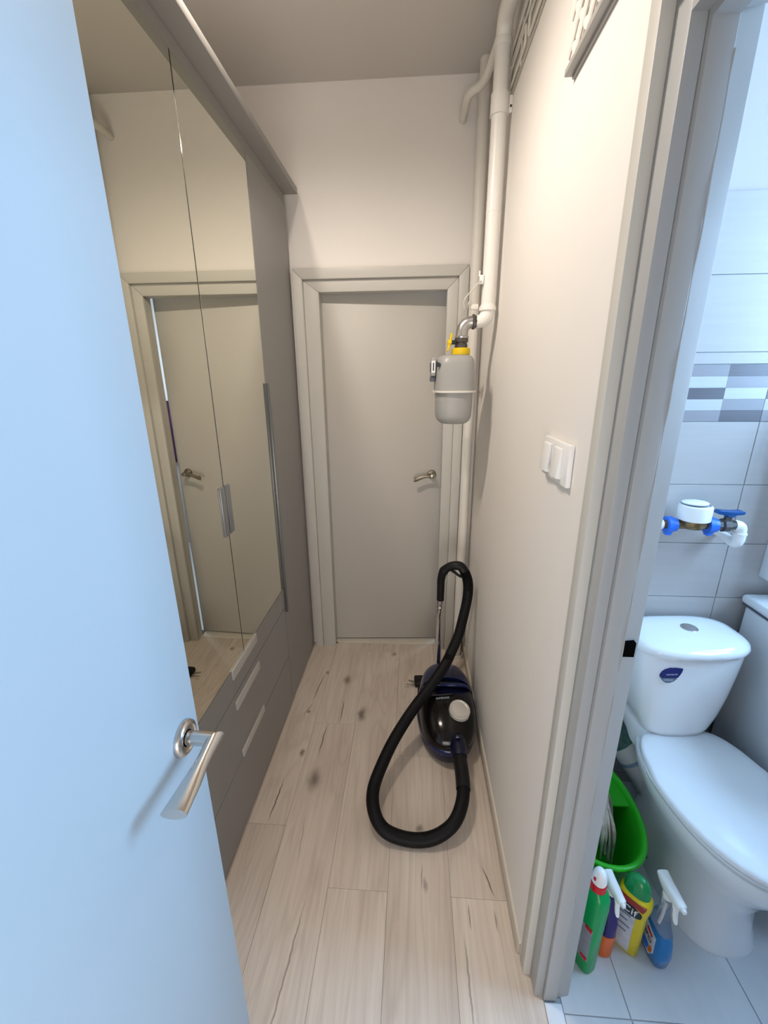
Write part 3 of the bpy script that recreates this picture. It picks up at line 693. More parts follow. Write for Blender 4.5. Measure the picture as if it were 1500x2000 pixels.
for s in (1.0, -1.0):
    c = ylo - 0.36
    while c < yhi + 0.36:
        L = clipline(c, s)
        if L and math.hypot(L[1][0] - L[0][0], L[1][1] - L[0][1]) > 0.03:
            (ya_, za_), (yb_, zb_) = L
            # leave the oval free
            segs = []; N = 40; cur = []
            for k in range(N + 1):
                y = ya_ + (yb_ - ya_) * k / N; z = za_ + (zb_ - za_) * k / N
                if ((y - 0.95) / 0.135) ** 2 + ((z - 2.40) / 0.115) ** 2 > 1: cur.append((y, z))
                else:
                    if len(cur) > 2: segs.append(cur)
                    cur = []
            if len(cur) > 2: segs.append(cur)
            for sg in segs:
                b = B(); x = R_ - (0.014 if s > 0 else 0.018)
                tube(b, [(x, sg[0][0], sg[0][1]), (x, sg[-1][0], sg[-1][1])], (0.0045, 0.0095), 8, up=(1, 0, 0)); part('lattice_strip', b, M_lattice, lp)
        c += 0.062
b = B(); R5 = []
tube(b, [(R_ - 0.014, 0.95 + 0.135 * math.cos(a * PI / 16), 2.40 + 0.115 * math.sin(a * PI / 16)) for a in range(33)], 0.007, 8); part('oval_rim', b, M_lattice, lp)
b = B(); prism(b, [(0.95 + 0.134 * math.cos(a * PI / 16), 2.40 + 0.114 * math.sin(a * PI / 16)) for a in range(32)], 'x', R_ - 0.012, R_ - 0.006); part('oval_mirror', b, M_mirror, lp)

# ---------------------------------------------------------------- light switch
sw = thing('light_switch', 'white double light switch on the right corridor wall', 'light switch', (R_, 0.972, 1.44))
b = B(); box(b, (R_ - 0.0115, 0.887, 1.394), (R_ - 0.0002, 1.060, 1.484), 0.003); part('plate', b, M_switch, sw)
for y0 in (0.922, 0.998):
    b = B(); prism(b, [(R_ - 0.0112, 1.405), (R_ - 0.0225, 1.407), (R_ - 0.0185, 1.44), (R_ - 0.0160, 1.470), (R_ - 0.0112, 1.472)], 'y', y0, y0 + 0.050, 0.0015); part('rocker', b, M_switch, sw)

# ---------------------------------------------------------------- corridor ceiling lamp (above the frame)
lm = thing('ceiling_lamp', 'two-bulb metal lamp on the corridor ceiling', 'lamp', LAMP)
b = B(); lathe(b, [(0.06, 0.07), (0.06, 0.055), (0.05, 0.045)], LAMP, n=24); box(b, (LAMP[0] - 0.10, LAMP[1] - 0.02, LAMP[2] + 0.02), (LAMP[0] + 0.10, LAMP[1] + 0.02, LAMP[2] + 0.046), 0.006); part('base', b, M_handle, lm)
for dx in (-0.075, 0.075):
    b = B(); lathe(b, [(0.024, 0.022), (0.026, 0.0), (0.040, -0.055), (0.042, -0.062), (0.038, -0.060), (0.022, 0.0)], (LAMP[0] + dx, LAMP[1], LAMP[2]), n=20, cap1=False); sp = part('shade', b, M_handle, lm)
    b = B(); lathe(b, [(0.012, 0.0), (0.018, -0.03), (0.024, -0.05), (0.024, -0.062), (0.016, -0.078), (0.003, -0.084)], (LAMP[0] + dx, LAMP[1], LAMP[2]), n=18); part('bulb', b, M_bulb, lm)

# ---------------------------------------------------------------- vacuum cleaner
vac = thing('vacuum_cleaner', 'blue and black canister vacuum cleaner with looping black hose', 'vacuum cleaner', (0.186, 1.675, 0.0))
VX, VY = 0.176, 1.675
NV = 48
def egg(z, hw, f, r, cx=VX, cy=VY, e=2.35):
    """front (towards camera) half length f, rear half length r"""
    o = []
    for k in range(NV):
        a = 2 * PI * k / NV; c, s = math.cos(a), math.sin(a)
        x = hw * math.copysign(abs(c) ** (2 / e), c); y = math.copysign(abs(s) ** (2 / e), s)
        y *= (r if y > 0 else f)
        if y < 0: x *= 1 - 0.10 * (-y / f) ** 2
        else: x *= 1 - 0.08 * (y / r) ** 2
        o.append(V((cx + x, cy + y, z)))
    return o
b = B(); rings(b, [egg(0.018, .115, .205, .225), egg(0.028, .132, .235, .25), egg(0.060, .138, .245, .262), egg(0.078, .138, .245, .262)]); part('chassis', b, M_blue2, vac, 50)
b = B(); rings(b, [egg(0.0785, .137, .247, .264), egg(0.080, .141, .253, .269), egg(0.095, .1425, .255, .270), egg(0.108, .140, .252, .267), egg(0.111, .136, .244, .26), egg(0.108, .128, .236, .252)], True, True); part('bumper', b, M_blue, vac, 60)
def dome_part(y0, y1, name, m, lift=0.0, inset=1.0, parent=vac):
    """piece of the domed top between two local y fractions"""
    bm = B(); NU, NW = 26, 22; G = []
    def hgt(x, y):
        yy = (y - VY) / (0.250 if y < VY else 0.258); xx = (x - VX) / 0.132
        q = abs(xx) ** 2.6 + abs(yy) ** 2.6
        base = max(0.0, 1 - q) ** 0.42
        # falls towards the front
        s = 0.115 + 0.015 * math.sin((yy + 0.6) * 1.4) - 0.025 * max(0, -yy - 0.25)
        return 0.108 + s * base + lift
    for i in range(NU + 1):
        y = y0 + (y1 - y0) * i / NU
        yy = (y - VY) / (0.250 if y < VY else 0.258); hw = 0.1315 * inset * (max(0.0, 1 - abs(yy) ** 2.6) ** (1 / 2.6))
        G.append([V((VX + hw * math.sin(PI / 2 * (2 * j / NW - 1)), y, hgt(VX + hw * math.sin(PI / 2 * (2 * j / NW - 1)), y))) for j in range(NW + 1)])
    vs = [[bm.verts.new(p) for p in r] for r in G]
    for i in range(NU):
        for j in range(NW): bm.faces.new((vs[i][j], vs[i][j + 1], vs[i + 1][j + 1], vs[i + 1][j]))
    # close underneath
    lo = [[bm.verts.new((p.x, p.y, 0.106)) for p in (r[0], r[-1])] for r in G]
    for i in range(NU):
        bm.faces.new((vs[i][0], vs[i + 1][0], lo[i + 1][0], lo[i][0])); bm.faces.new((vs[i][-1], lo[i][1], lo[i + 1][1], vs[i + 1][-1]))
    bm.faces.new([lo[0][0], lo[0][1]] + vs[0][::-1]); bm.faces.new([lo[-1][1], lo[-1][0]] + vs[-1])
    bmesh.ops.remove_doubles(bm, verts=bm.verts, dist=0.0003)
    return part(name, bm, m, parent, 50)
dome_part(VY - 0.2495, VY - 0.0505, 'front_cover', M_glossblack)
dome_part(VY - 0.0495, VY + 0.050, 'middle_cover', M_blue2, lift=-0.010)
dome_part(VY + 0.0515, VY + 0.2575, 'rear_cover', M_blue, lift=0.004)
b = B(); pts = [(VX - 0.108, VY + 0.040, 0.185), (VX - 0.085, VY + 0.018, 0.222), (VX - 0.045, VY + 0.004, 0.238), (VX, VY + 0.006, 0.236), (VX + 0.045, VY + 0.004, 0.238), (VX + 0.085, VY + 0.018, 0.222), (VX + 0.108, VY + 0.040, 0.185)]
tube(b, catmull(pts, 6), (0.008, 0.015), 14); part('carry_handle', b, M_blue, vac, 60)
nrm = V((0.10, -0.30, 0.95)).normalized(); dc = V((0.222, 1.545, 0.216))
rx = V((1, 0, 0)) - nrm * nrm.x; rx.normalize(); ry = nrm.cross(rx)
DM = Matrix(((rx.x, ry.x, nrm.x, dc.x), (rx.y, ry.y, nrm.y, dc.y), (rx.z, ry.z, nrm.z, dc.z), (0, 0, 0, 1)))
b = B(); lathe(b, [(0.0465, -0.03), (0.0465, 0.003), (0.0445, 0.006), (0.0400, 0.0062), (0.0375, 0.0032), (0.034, 0.003), (0.022, 0.0045), (0.001, 0.0055)], n=40); bmesh.ops.transform(b, matrix=DM, verts=b.verts); part('dial', b, M_silver, vac, 50, label='silver round dial')
b = B(); mt = Matrix.Translation((0.205, 1.452, 0.168)) @ Matrix.Rotation(math.radians(-32), 4, 'X'); box(b, (-0.012, -0.024, -0.010), (0.013, 0.022, 0.007), 0.005, 3, mt); part('lid_latch', b, M_blue2, vac)
b = B(); tube(b, [(0.207, 1.50, 0.135), (0.209, 1.41, 0.128), (0.2095, 1.383, 0.122)], [0.036, 0.034, 0.031], 18); part('hose_inlet', b, M_blue2, vac)
for sx in (-1, 1):
    b = B(); lathe(b, [(0.0, -0.012), (0.045, -0.012), (0.05, -0.008), (0.05, 0.008), (0.045, 0.012), (0.0, 0.012)], (VX + sx * 0.123, VY + 0.13, 0.05), 'x', 24, cap0=False, cap1=False); part('wheel', b, M_black, vac)
b = B(); lathe(b, [(0.001, -0.008), (0.018, -0.008), (0.018, 0.008), (0.001, 0.008)], (VX, VY - 0.17, 0.018), 'x', 16); part('caster', b, M_black, vac)
text('lettering', 'SAMSUNG', 0.0135, M_lightgrey, vac, face_mtx((0.150, 1.595, 0.2325), (1, 0.06, 0.10), (0, 1, 0.18)), 0.0004, sx=1.0)
b = B(); mt = face_mtx((0.150, 1.613, 0.2355), (1, 0.06, 0.10), (0, 1, 0.18)); box(b, (-0.045, -0.0012, -0.0003), (0.045, 0.0012, 0.0006), 0, 1, mt); part('print_line', b, M_dkgrey, vac)
# wand, handle, floor nozzle
b = B(); tube(b, [(0.150, 1.955, 0.06), (0.1505, 1.953, 0.30), (0.151, 1.951, 0.555)], [0.0168, 0.0168, 0.0168], 18); wd = part('wand', b, M_chrome, vac)
b = B(); tube(b, [(0.151, 1.951, 0.46), (0.151, 1.951, 0.53)], 0.0188, 18); lathe(b, [(0.0190, 0), (0.0200, 0.002), (0.0200, 0.008), (0.0190, 0.01)], (0.151, 1.951, 0.49), n=18); part('telescopic_sleeve', b, M_chrome, wd)
b = B()
pts = [(0.151, 1.951, 0.535), (0.151, 1.950, 0.60), (0.1515, 1.948, 0.655), (0.162, 1.943, 0.700), (0.185, 1.937, 0.725), (0.215, 1.93, 0.738), (0.243, 1.925, 0.735), (0.262, 1.918, 0.71)]
cp = catmull(pts, 6); nn = len(cp)
tube(b, cp, [(0.0185 + 0.003 * math.exp(-((k / nn - 0.42) / 0.05) ** 2) + 0.005 * (k / nn)) for k in range(nn)], 18); hg = part('handle_grip', b, M_black, wd)
b = B(); tube(b, catmull([(0.19, 1.934, 0.716), (0.215, 1.927, 0.702), (0.243, 1.92, 0.685), (0.262, 1.916, 0.69)], 5), 0.007, 10); part('trigger', b, M_black, wd)
b = B()
mt = Matrix.Translation((0.10, 1.968, 0.0)) @ Matrix.Rotation(math.radians(4), 4, 'Z')
box(b, (-0.075, -0.035, 0.002), (0.125, 0.04, 0.032), 0.010, 3, mt); box(b, (0.01, -0.02, 0.03), (0.085, 0.025, 0.07), 0.012, 3, mt); nz = part('floor_nozzle', b, M_black, vac)
b = B(); tube(b, [(0.150, 1.962, 0.03), (0.150, 1.957, 0.12)], [0.022, 0.019], 16); part('swivel_neck', b, M_black, vac)
# hose
hp = [(0.262, 1.918, 0.712), (0.276, 1.905, 0.675), (0.281, 1.895, 0.625), (0.274, 1.880, 0.560), (0.252, 1.840, 0.480), (0.232, 1.800, 0.425), (0.196, 1.755, 0.362), (0.164, 1.715, 0.318), (0.096, 1.640, 0.258),
      (0.012, 1.545, 0.200), (-0.062, 1.43, 0.155), (-0.110, 1.33, 0.118), (-0.137, 1.245, 0.090), (-0.128, 1.170, 0.075), (-0.089, 1.125, 0.048), (-0.022, 1.112, 0.028), (0.052, 1.110, 0.027),
      (0.116, 1.120, 0.045), (0.171, 1.150, 0.075), (0.204, 1.215, 0.100), (0.212, 1.290, 0.112), (0.2095, 1.383, 0.120)]
cp = catmull(hp, 22); nn = len(cp)
b = B(); tube(b, cp, [0.0242 + 0.0012 * (1 if k % 2 else -1) for k in range(nn)], 16); part('hose', b, M_hose, vac, 80)
b = B(); tube(b, cp[-34:], [0.0278 + 0.0012 * (k / 33) for k in range(34)], 16); part('hose_cuff', b, M_black, vac)

# dry leaf bits by the nozzle
b = B()
for cx, cy, a, l, wd_ in ((0.012, 1.985, 0.25, 0.024, 0.0075), (0.0, 1.955, 0.05, 0.022, 0.003)):
    R6 = []
    for k in range(7):
        t = k / 6 * 2 - 1; w_ = wd_ * math.sqrt(max(0.02, 1 - t * t)); x = cx + l * t * math.cos(a); y = cy - l * t * math.sin(a)
        R6.append([V((x, y - w_, 0.0008)), V((x, y, 0.0045)), V((x, y + w_, 0.0008))])
    rings(b, R6)
single('dry_leaf', b, M_leaf_dry, 'small dry leaf on the floor beside the vacuum nozzle', 'leaf')

# ---------------------------------------------------------------- toilet
toi = thing('toilet', 'white close-coupled toilet against the tiled bathroom wall', 'toilet', (0.918, 1.300, 0), math.radians(4.5), local=True)
NT = 48
def tegg(z, hw, f, r, cx=0.0, e=2.2, yc=-0.28):
    o = []
    for k in range(NT):
        a = 2 * PI * k / NT; c, s = math.cos(a), math.sin(a)
        x = hw * math.copysign(abs(c) ** (2 / e), c); yy = math.copysign(abs(s) ** (2 / e), s)
        if yy > 0: x *= 1 - 0.0 * yy
        o.append(V((cx + x, yc + yy * (r if yy > 0 else f), z)))
    return o
b = B()
rings(b, [tegg(0.000, .122, .170, .30, e=2.5), tegg(0.012, .122, .170, .30, e=2.5), tegg(0.05, .112, .155, .29, e=2.4), tegg(0.15, .105, .150, .28), tegg(0.24, .120, .185, .285), tegg(0.31, .148, .232, .30), tegg(0.355, .166, .258, .31), tegg(0.385, .172, .265, .315), tegg(0.400, .172, .266, .315), tegg(0.404, .165, .258, .31)])
bowl = part('bowl', b, M_porc, toi, 60)
b = B(); lathe(b, [(0.006, 0), (0.006, 0.004)], (-0.1235, -0.21, 0.058), '-x', 12); part('bolt_cap', b, M_blackp, bowl)
b = B(); box(b, (-0.115, -0.085, 0.335), (0.115, 0.10, 0.446), 0.03, 4); part('tank_shelf', b, M_porc, toi, 60)
def seat_ring(z, hw, f, r, e=2.25): return tegg(z, hw, f, r, e=e, yc=-0.25)
b = B(); rings(b, [seat_ring(0.405, .172, .282, .18, 2.3), seat_ring(0.408, .180, .291, .19, 2.3), seat_ring(0.418, .183, .294, .192, 2.3), seat_ring(0.421, .180, .291, .19, 2.3)]); part('seat', b, M_seat, toi, 60)
b = B()
def lid_ring(z, k):
    o = []
    hw, f = .186 * k, .300 * k
    for i in range(NT):
        a = 2 * PI * i / NT; c, s_ = math.cos(a), math.sin(a)
        if s_ > 0: e, yy, w_ = 7.0, 0.192 * (0.5 + 0.5 * k), hw * (1 - 0.22 * max(0, s_) ** 1.2)
        else: e, yy, w_ = 2.15, f, hw
        x = w_ * math.copysign(abs(c) ** (2 / e), c); y = yy * math.copysign(abs(s_) ** (2 / e), s_)
        if s_ > 0: x = hw * math.copysign(min(1.0, abs(c) ** (2 / e)), c) * (1 - 0.30 * (y / yy) ** 1.6)
        o.append(V((x, -0.25 + y, z)))
    return o
rings(b, [lid_ring(0.4235, .97), lid_ring(0.426, 1.0), lid_ring(0.434, 1.003), lid_ring(0.440, .99), lid_ring(0.443, .95), lid_ring(0.4455, .80), lid_ring(0.447, .45), lid_ring(0.447, .1)]); part('lid', b, M_seat, toi, 60)
for sx in (-0.075, 0.075):
    b = B(); lathe(b, [(0.012, -0.02), (0.012, 0.02)], (sx, -0.035, 0.432), 'x', 12); part('hinge', b, M_seat, toi)
def cis(z, hw, f, r, e=4.5, bulge=0.012):
    o = []
    for k in range(NT):
        a = 2 * PI * k / NT; c, s = math.cos(a), math.sin(a)
        x = hw * math.copysign(abs(c) ** (2 / e), c); y = math.copysign(abs(s) ** (2 / e), s)
        y = y * (r if y > 0 else f)
        if y < 0: y -= bulge * (1 - (x / hw) ** 2) * min(1, -y / f)
        o.append(V((x, y, z)))
    return o
b = B(); rings(b, [cis(0.446, .100, .070, .085), cis(0.450, .110, .078, .09), cis(0.47, .118, .082, .092), cis(0.52, .136, .086, .096), cis(0.60, .153, .089, .098), cis(0.70, .166, .092, .1), cis(0.765, .172, .093, .1)]); cst = part('cistern', b, M_porc, toi, 60)
b = B(); rings(b, [cis(0.766, .168, .092, .101, 3.6), cis(0.768, .180, .100, .104, 3.6, .02), cis(0.782, .184, .104, .106, 3.6, .022), cis(0.794, .181, .102, .105, 3.4, .022), cis(0.801, .172, .093, .099, 3.2, .02), cis(0.805, .150, .075, .085, 3.0, .015), cis(0.8075, .08, .04, .05, 2.6, .0)]); tl = part('cistern_lid', b, M_porc, toi, 60)
b = B(); lathe(b, [(0.026, 0.0), (0.026, 0.003), (0.024, 0.0045), (0.022, 0.0045)], (0.022, 0.010, 0.8055), n=28); bt = part('flush_button', b, M_chrome, toi)
b = B(); lathe(b, [(0.0205, 0.0044), (0.0205, 0.0058), (0.001, 0.0066)], (0.022, 0.010, 0.8055), n=24); part('button_cap', b, M_galv, bt)
# leaf-shaped sticker on the cistern front
SY = -0.1045
sm = Matrix.Translation((-0.094, SY - 0.0002, 0.706)) @ Matrix.Rotation(math.radians(3), 4, 'X')
up_pts = [(-0.031, -0.004), (-0.027, 0.008), (-0.018, 0.020), (-0.005, 0.027), (0.012, 0.0285), (0.031, 0.027), (0.030, 0.016), (0.026, 0.003), (0.021, -0.007), (0.005, -0.005)]
lo_pts = [(-0.031, -0.007), (0.004, -0.008), (0.020, -0.0105), (0.011, -0.021), (-0.002, -0.027), (-0.014, -0.026), (-0.025, -0.018)]
b = B(); prism(b, up_pts, 'y', -0.0006, 0.012); bmesh.ops.transform(b, matrix=sm, verts=b.verts); part('sticker', b, M_navy, cst, label='navy upper half of leaf-shaped sticker')
b = B(); prism(b, lo_pts, 'y', -0.0006, 0.012); bmesh.ops.transform(b, matrix=sm, verts=b.verts); part('sticker', b, M_stickgrey, cst, label='grey lower half of leaf-shaped sticker')
b = B(); prism(b, [(-0.022, -0.0125), (0.008, -0.0135), (0.006, -0.017), (-0.021, -0.0155)], 'y', -0.0010, -0.0004); bmesh.ops.transform(b, matrix=sm, verts=b.verts); part('sticker_line', b, M_lightgrey, cst)
text('lettering', 'cersanit', 0.0115, M_lightgrey, toi, sm @ face_mtx((-0.001, -0.0010, 0.0078), (1, 0, 0), (0, 0, 1)), 0.0003)

# soil pipe behind
sp = thing('soil_pipe', 'grey waste pipe with dark green film behind the toilet', 'pipe', (0.80, 1.33, 0.3))
b = B(); tube(b, [(0.795, 1.315, 0.315), (0.865, 1.265, 0.215), (0.90, 1.24, 0.16)], 0.050, 20); part('pipe', b, M_soil, sp)
b = B(); tube(b, [(0.735, 1.363, 0.385), (0.80, 1.313, 0.310)], [0.055, 0.053], 12); part('film_wrap', b, M_wrap, sp)
b = B(); tube(b, [(0.826, 1.291, 0.270), (0.832, 1.287, 0.262)], 0.0525, 20); part('joint_ring', b, M_stickgrey, sp)

# ---------------------------------------------------------------- washing machine and wall cabinet at the right
wm = thing('washing_machine', 'white rounded washing machine at right edge beside the toilet', 'washing machine', (1.37, 1.13, 0))
b = B(); box(b, (1.165, 0.86, 0.012), (1.565, 1.395, 0.855), 0.012, 3); part('body', b, M_mach, wm)
b = B(); box(b, (1.152, 0.845, 0.862), (1.578, 1.405, 0.895), 0.014, 4); part('lid', b, M_mach, wm)
b = B(); box(b, (1.160, 0.853, 0.8545), (1.570, 1.400, 0.8625), 0.001); part('seam', b, M_dkgrey, wm)
for x in (1.2, 1.53):
    for y in (0.9, 1.36):
        b = B(); lathe(b, [(0.02, 0), (0.02, 0.014)], (x, y, 0), n=12); part('foot', b, M_black, wm)
wc = thing('wall_cabinet', 'pale framed wall cabinet whose corner shows at the right edge', 'cabinet', (1.36, 1.40, 0.96))
b = B(); box(b, (1.203, 1.352, 0.955), (1.560, YW - 0.0006, 1.55), 0.002); cb = part('body', b, M_mach, wc)
b = B(); box(b, (1.199, 1.336, 0.950), (1.218, 1.351, 1.555), 0.002); box(b, (1.544, 1.336, 0.950), (1.566, 1.351, 1.555), 0.002); box(b, (1.218, 1.336, 0.950), (1.544, 1.351, 0.972), 0.002); box(b, (1.218, 1.336, 1.533), (1.544, 1.351, 1.555), 0.002); dr = part('door', b, M_mach, wc)
b = B(); box(b, (1.219, 1.343, 0.973), (1.543, 1.350, 1.532), 0.0008); part('panel', b, M_mirror, dr)

# ---------------------------------------------------------------- water meter
WY = 1.340
wmt = thing('water_meter', 'small white-capped brass water meter on the tiled wall', 'water meter', (0.893, WY, 1.17))
b = B(); lathe(b, [(0.0425, 0), (0.046, 0.002), (0.0465, 0.040), (0.045, 0.047), (0.040, 0.050), (0.038, 0.047), (0.001, 0.047)], (0.893, WY, 1.183), n=32); cp_ = part('cap', b, M_plastic, wmt)
b = B(); mt = Matrix.Translation((0.893, WY + 0.006, 1.2335)) @ Matrix.Rotation(math.radians(0), 4, 'X'); lathe(b, [(0.036, 0), (0.038, 0.002), (0.038, 0.005), (0.034, 0.007), (0.001, 0.008)], n=28, sy=0.86); bmesh.ops.transform(b, matrix=mt, verts=b.verts); part('lid', b, M_plastic, cp_)
b = B(); lathe(b, [(0.037, 0), (0.0395, 0.0015), (0.0395, 0.003), (0.037, 0.0035)], (0.893, WY + 0.006, 1.2325), n=28, sy=0.86); part('lid_seam', b, M_stickgrey, cp_)
b = B(); lathe(b, [(0.028, 0.0), (0.036, 0.006), (0.0385, 0.014), (0.0385, 0.027)], (0.893, WY, 1.1555), n=28); tube(b, [(0.800, WY, 1.166), (0.985, WY, 1.166)], 0.0145, 14); part('brass_body', b, M_brass, wmt)
for name, x0, x1 in (('coupling', 0.812, 0.842), ('coupling', 0.936, 0.966)):
    b = B(); lathe(b, [(0.0150, 0.0), (0.0270, 0.0005), (0.0275, 0.016), (0.0225, 0.018), (0.0220, x1 - x0)], (x0, WY, 1.165), 'x', 20)
    box(b, (x0 - 0.001, WY - 0.014, 1.132), (x0 + 0.018, WY + 0.006, 1.146), 0.004); part(name, b, M_cpl, wmt)
sv = thing('stop_valve', 'dark stop valve with blue wing handle right of the water meter', 'valve', (1.0, WY, 1.165))
b = B(); lathe(b, [(0.013, 0.0), (0.0185, 0.001), (0.0185, 0.012), (0.0155, 0.014), (0.0225, 0.018), (0.0225, 0.036), (0.0155, 0.040), (0.0155, 0.055), (0.0125, 0.056)], (0.9665, WY, 1.166), 'x', 8); lathe(b, [(0.012, 0), (0.010, 0.028)], (0.998, WY, 1.176), n=10); part('body', b, M_darkgalv, sv)
b = B(); prism(b, [(0.956, 1.211), (0.958, 1.205), (0.985, 1.200), (0.990, 1.194), (1.008, 1.194), (1.012, 1.200), (1.036, 1.203), (1.040, 1.210), (1.034, 1.215), (0.998, 1.2135), (0.962, 1.2165)], 'y', WY - 0.012, WY + 0.012, 0.002); part('wing_handle', b, M_cplh, sv)
we = thing('water_pipe_elbow', 'white plastic pipe elbows returning to the tiled wall right of the valve', 'pipe', (1.045, WY, 1.14))
b = B(); tube(b, catmull([(1.021, WY, 1.166), (1.030, WY, 1.1655), (1.040, WY, 1.161), (1.0445, WY, 1.152), (1.0445, WY, 1.137)], 4), [0.0165] * 17, 16); part('upper_elbow', b, M_plastic, we)
b = B(); lathe(b, [(0.0165, 0), (0.0195, 0.001), (0.0195, 0.007), (0.017, 0.008)], (1.0445, WY, 1.134), n=18); part('ring', b, M_plastic, we)
b = B(); tube(b, [(1.0445, WY, 1.136), (1.0445, WY, 1.118), (1.0440, WY + 0.002, 1.109), (1.0425, WY + 0.008, 1.104), (1.040, WY + 0.018, 1.104), (1.030, YW - 0.001, 1.118)], [0.0180, 0.0180, 0.0178, 0.0172, 0.0155, 0.0135], 16); part('lower_elbow', b, M_plastic, we)
b = B(); tube(b, catmull([(0.8, WY, 1.166), (0.78, WY, 1.166), (0.765, WY + 0.006, 1.166), (0.762, WY + 0.03, 1.166), (0.762, YW - 0.001, 1.166)], 4), 0.0165, 16); single('water_pipe_stub', b, M_plastic, 'white pipe end entering the tiled wall left of the water meter', 'pipe')

# ---------------------------------------------------------------- green bucket and mop
BX, BY, BZ = 0.612, 1.118, 0.255
bk_ = thing('bucket', 'bright green oval mop bucket with wringer basket beside the toilet', 'bucket', (BX, BY, 0))
def br(z, hx, hy): return [V((x, y, z)) for x, y in sup(48, hx, hy, 2.2, BX, BY)]
b = B(); rings(b, [br(0.0, .092, .150), br(0.006, .098, .158), br(BZ - 0.03, .132, .200), br(BZ - 0.014, .134, .202), br(BZ - 0.012, .143, .214), br(BZ - 0.006, .1475, .219), br(BZ, .147, .218), br(BZ + 0.003, .142, .212), br(BZ, .136, .204), br(BZ - 0.012, .130, .197), br(0.012, .094, .153), br(0.010, .08, .13)]); part('shell', b, M_green, bk_, 60)
WCX, WCY = 0.606, 1.200
def shelf_hit(a):
    t = 0.07
    while t < 0.4:
        x, y = WCX + t * math.cos(a), WCY + t * math.sin(a)
        if (abs(x - BX) / .132) ** 2.2 + (abs(y - BY) / .199) ** 2.2 > 1 or y < BY - 0.004: break
        t += 0.0008
    return x, y
b = B(); NS = 56; R9 = []
for rad, z in (('o', BZ - 0.020), ('o', BZ - 0.014), (0.080, BZ - 0.012), (0.077, BZ - 0.010), (0.074, BZ - 0.013), (0.058, 0.13), (0.055, 0.125), (0.060, 0.128), (0.078, BZ - 0.020)):
    ring = []
    for k in range(NS):
        a = 2 * PI * k / NS
        if rad == 'o': x, y = shelf_hit(a)
        else: x, y = WCX + rad * math.cos(a), max(BY - 0.003, WCY + rad * math.sin(a))
        ring.append(V((x, y, z)))
    R9.append(ring)
R9.append([p.copy() for p in R9[0]])
rings(b, R9, False, False); bmesh.ops.remove_doubles(b, verts=b.verts, dist=0.00001); part('wringer_basket', b, M_green, bk_, 50)
mop = thing('mop', 'grey yarn mop head hanging out of the green bucket wringer', 'mop', (0.60, 1.10, 0.27))
MCX, MCY = 0.622, 1.150
b = B(); tube(b, [(MCX, MCY, 0.30), (MCX - 0.05, MCY + 0.08, 1.15)], 0.011, 12); part('handle', b, M_riser, mop)
random.seed(3)
for k in range(44):
    a = -3.0 + 3.5 * (k / 43) + random.uniform(-.1, .1); q = random.uniform(0.75, 1.15)
    dx, dy = 0.070 * math.cos(a) * q, 0.135 * math.sin(a) * q
    if dy > 0: dy *= 0.35
    zb = 0.14 + random.uniform(-.03, .03)
    pts = [(MCX + 0.010 * math.cos(a), MCY + 0.010 * math.sin(a), 0.318), (MCX + 0.030 * math.cos(a), MCY + 0.026 * math.sin(a), 0.316), (MCX + dx * .60, MCY + dy * .60, 0.294), (MCX + dx * .9, MCY + dy * .9, 0.24), (MCX + dx, MCY + dy, zb)]
    b = B(); tube(b, catmull(pts, 4), [0.0072 + 0.0018 * math.sin(i * 0.9 + k) - 0.0002 * i for i in range(17)], 7); part('yarn_strand', b, M_mop, mop)

# ---------------------------------------------------------------- bottles
def rrect(z, hx, hy, e=3.0, c=(0, 0)): return [V((c[0] + x, c[1] + y, z)) for x, y in sup(28, hx, hy, e)]
def trigger_head(root, z, m, mcol, s=1.0, tilt=0.0):
    """spray trigger: neck, hooded head with nozzle pointing +x, lever"""
    b = B(); lathe(b, [(0.0145 * s, 0), (0.0150 * s, 0.002), (0.0150 * s, 0.020 * s), (0.012 * s, 0.024 * s)], (0, 0, z), n=18); part('collar', b, mcol, root)
    b = B()
    prof = [(-0.040, .038, .008), (-0.034, .034, .013), (-0.014, .028, .019), (0.012, .028, .019), (0.034, .032, .0155), (0.050, .035, .012), (0.056, .036, .0085)]
    R7 = []
    for (x, zc, hh) in prof:
        hw = 0.0165 if x < 0.03 else (0.0145 if x < 0.052 else 0.0115)
        R7.append([V((x * s, y * s, z + (zc + zz + 0.006) * s)) for y, zz in sup(18, hw, hh, 2.8)])
    rings(b, R7); part('trigger_head', b, m, root, 60)
    b = B(); lathe(b, [(0.0075 * s, 0), (0.0085 * s, 0.004 * s), (0.006 * s, 0.011 * s)], (0.055 * s, 0, z + 0.042 * s), 'x', 14); part('nozzle', b, m, root)
    b = B(); R8 = []
    for (x, zc, w_) in ((0.026, 0.022, .0085), (0.036, 0.008, .0085), (0.038, -0.010, .0080), (0.043, -0.026, .0075), (0.0465, -0.034, .005)):
        R8.append([V((x * s + a * s, y * s, z + zc * s)) for a, y in sup(14, 0.0045, w_, 2.4)])
    rings(b, R8); part('trigger', b, m, root, 60)
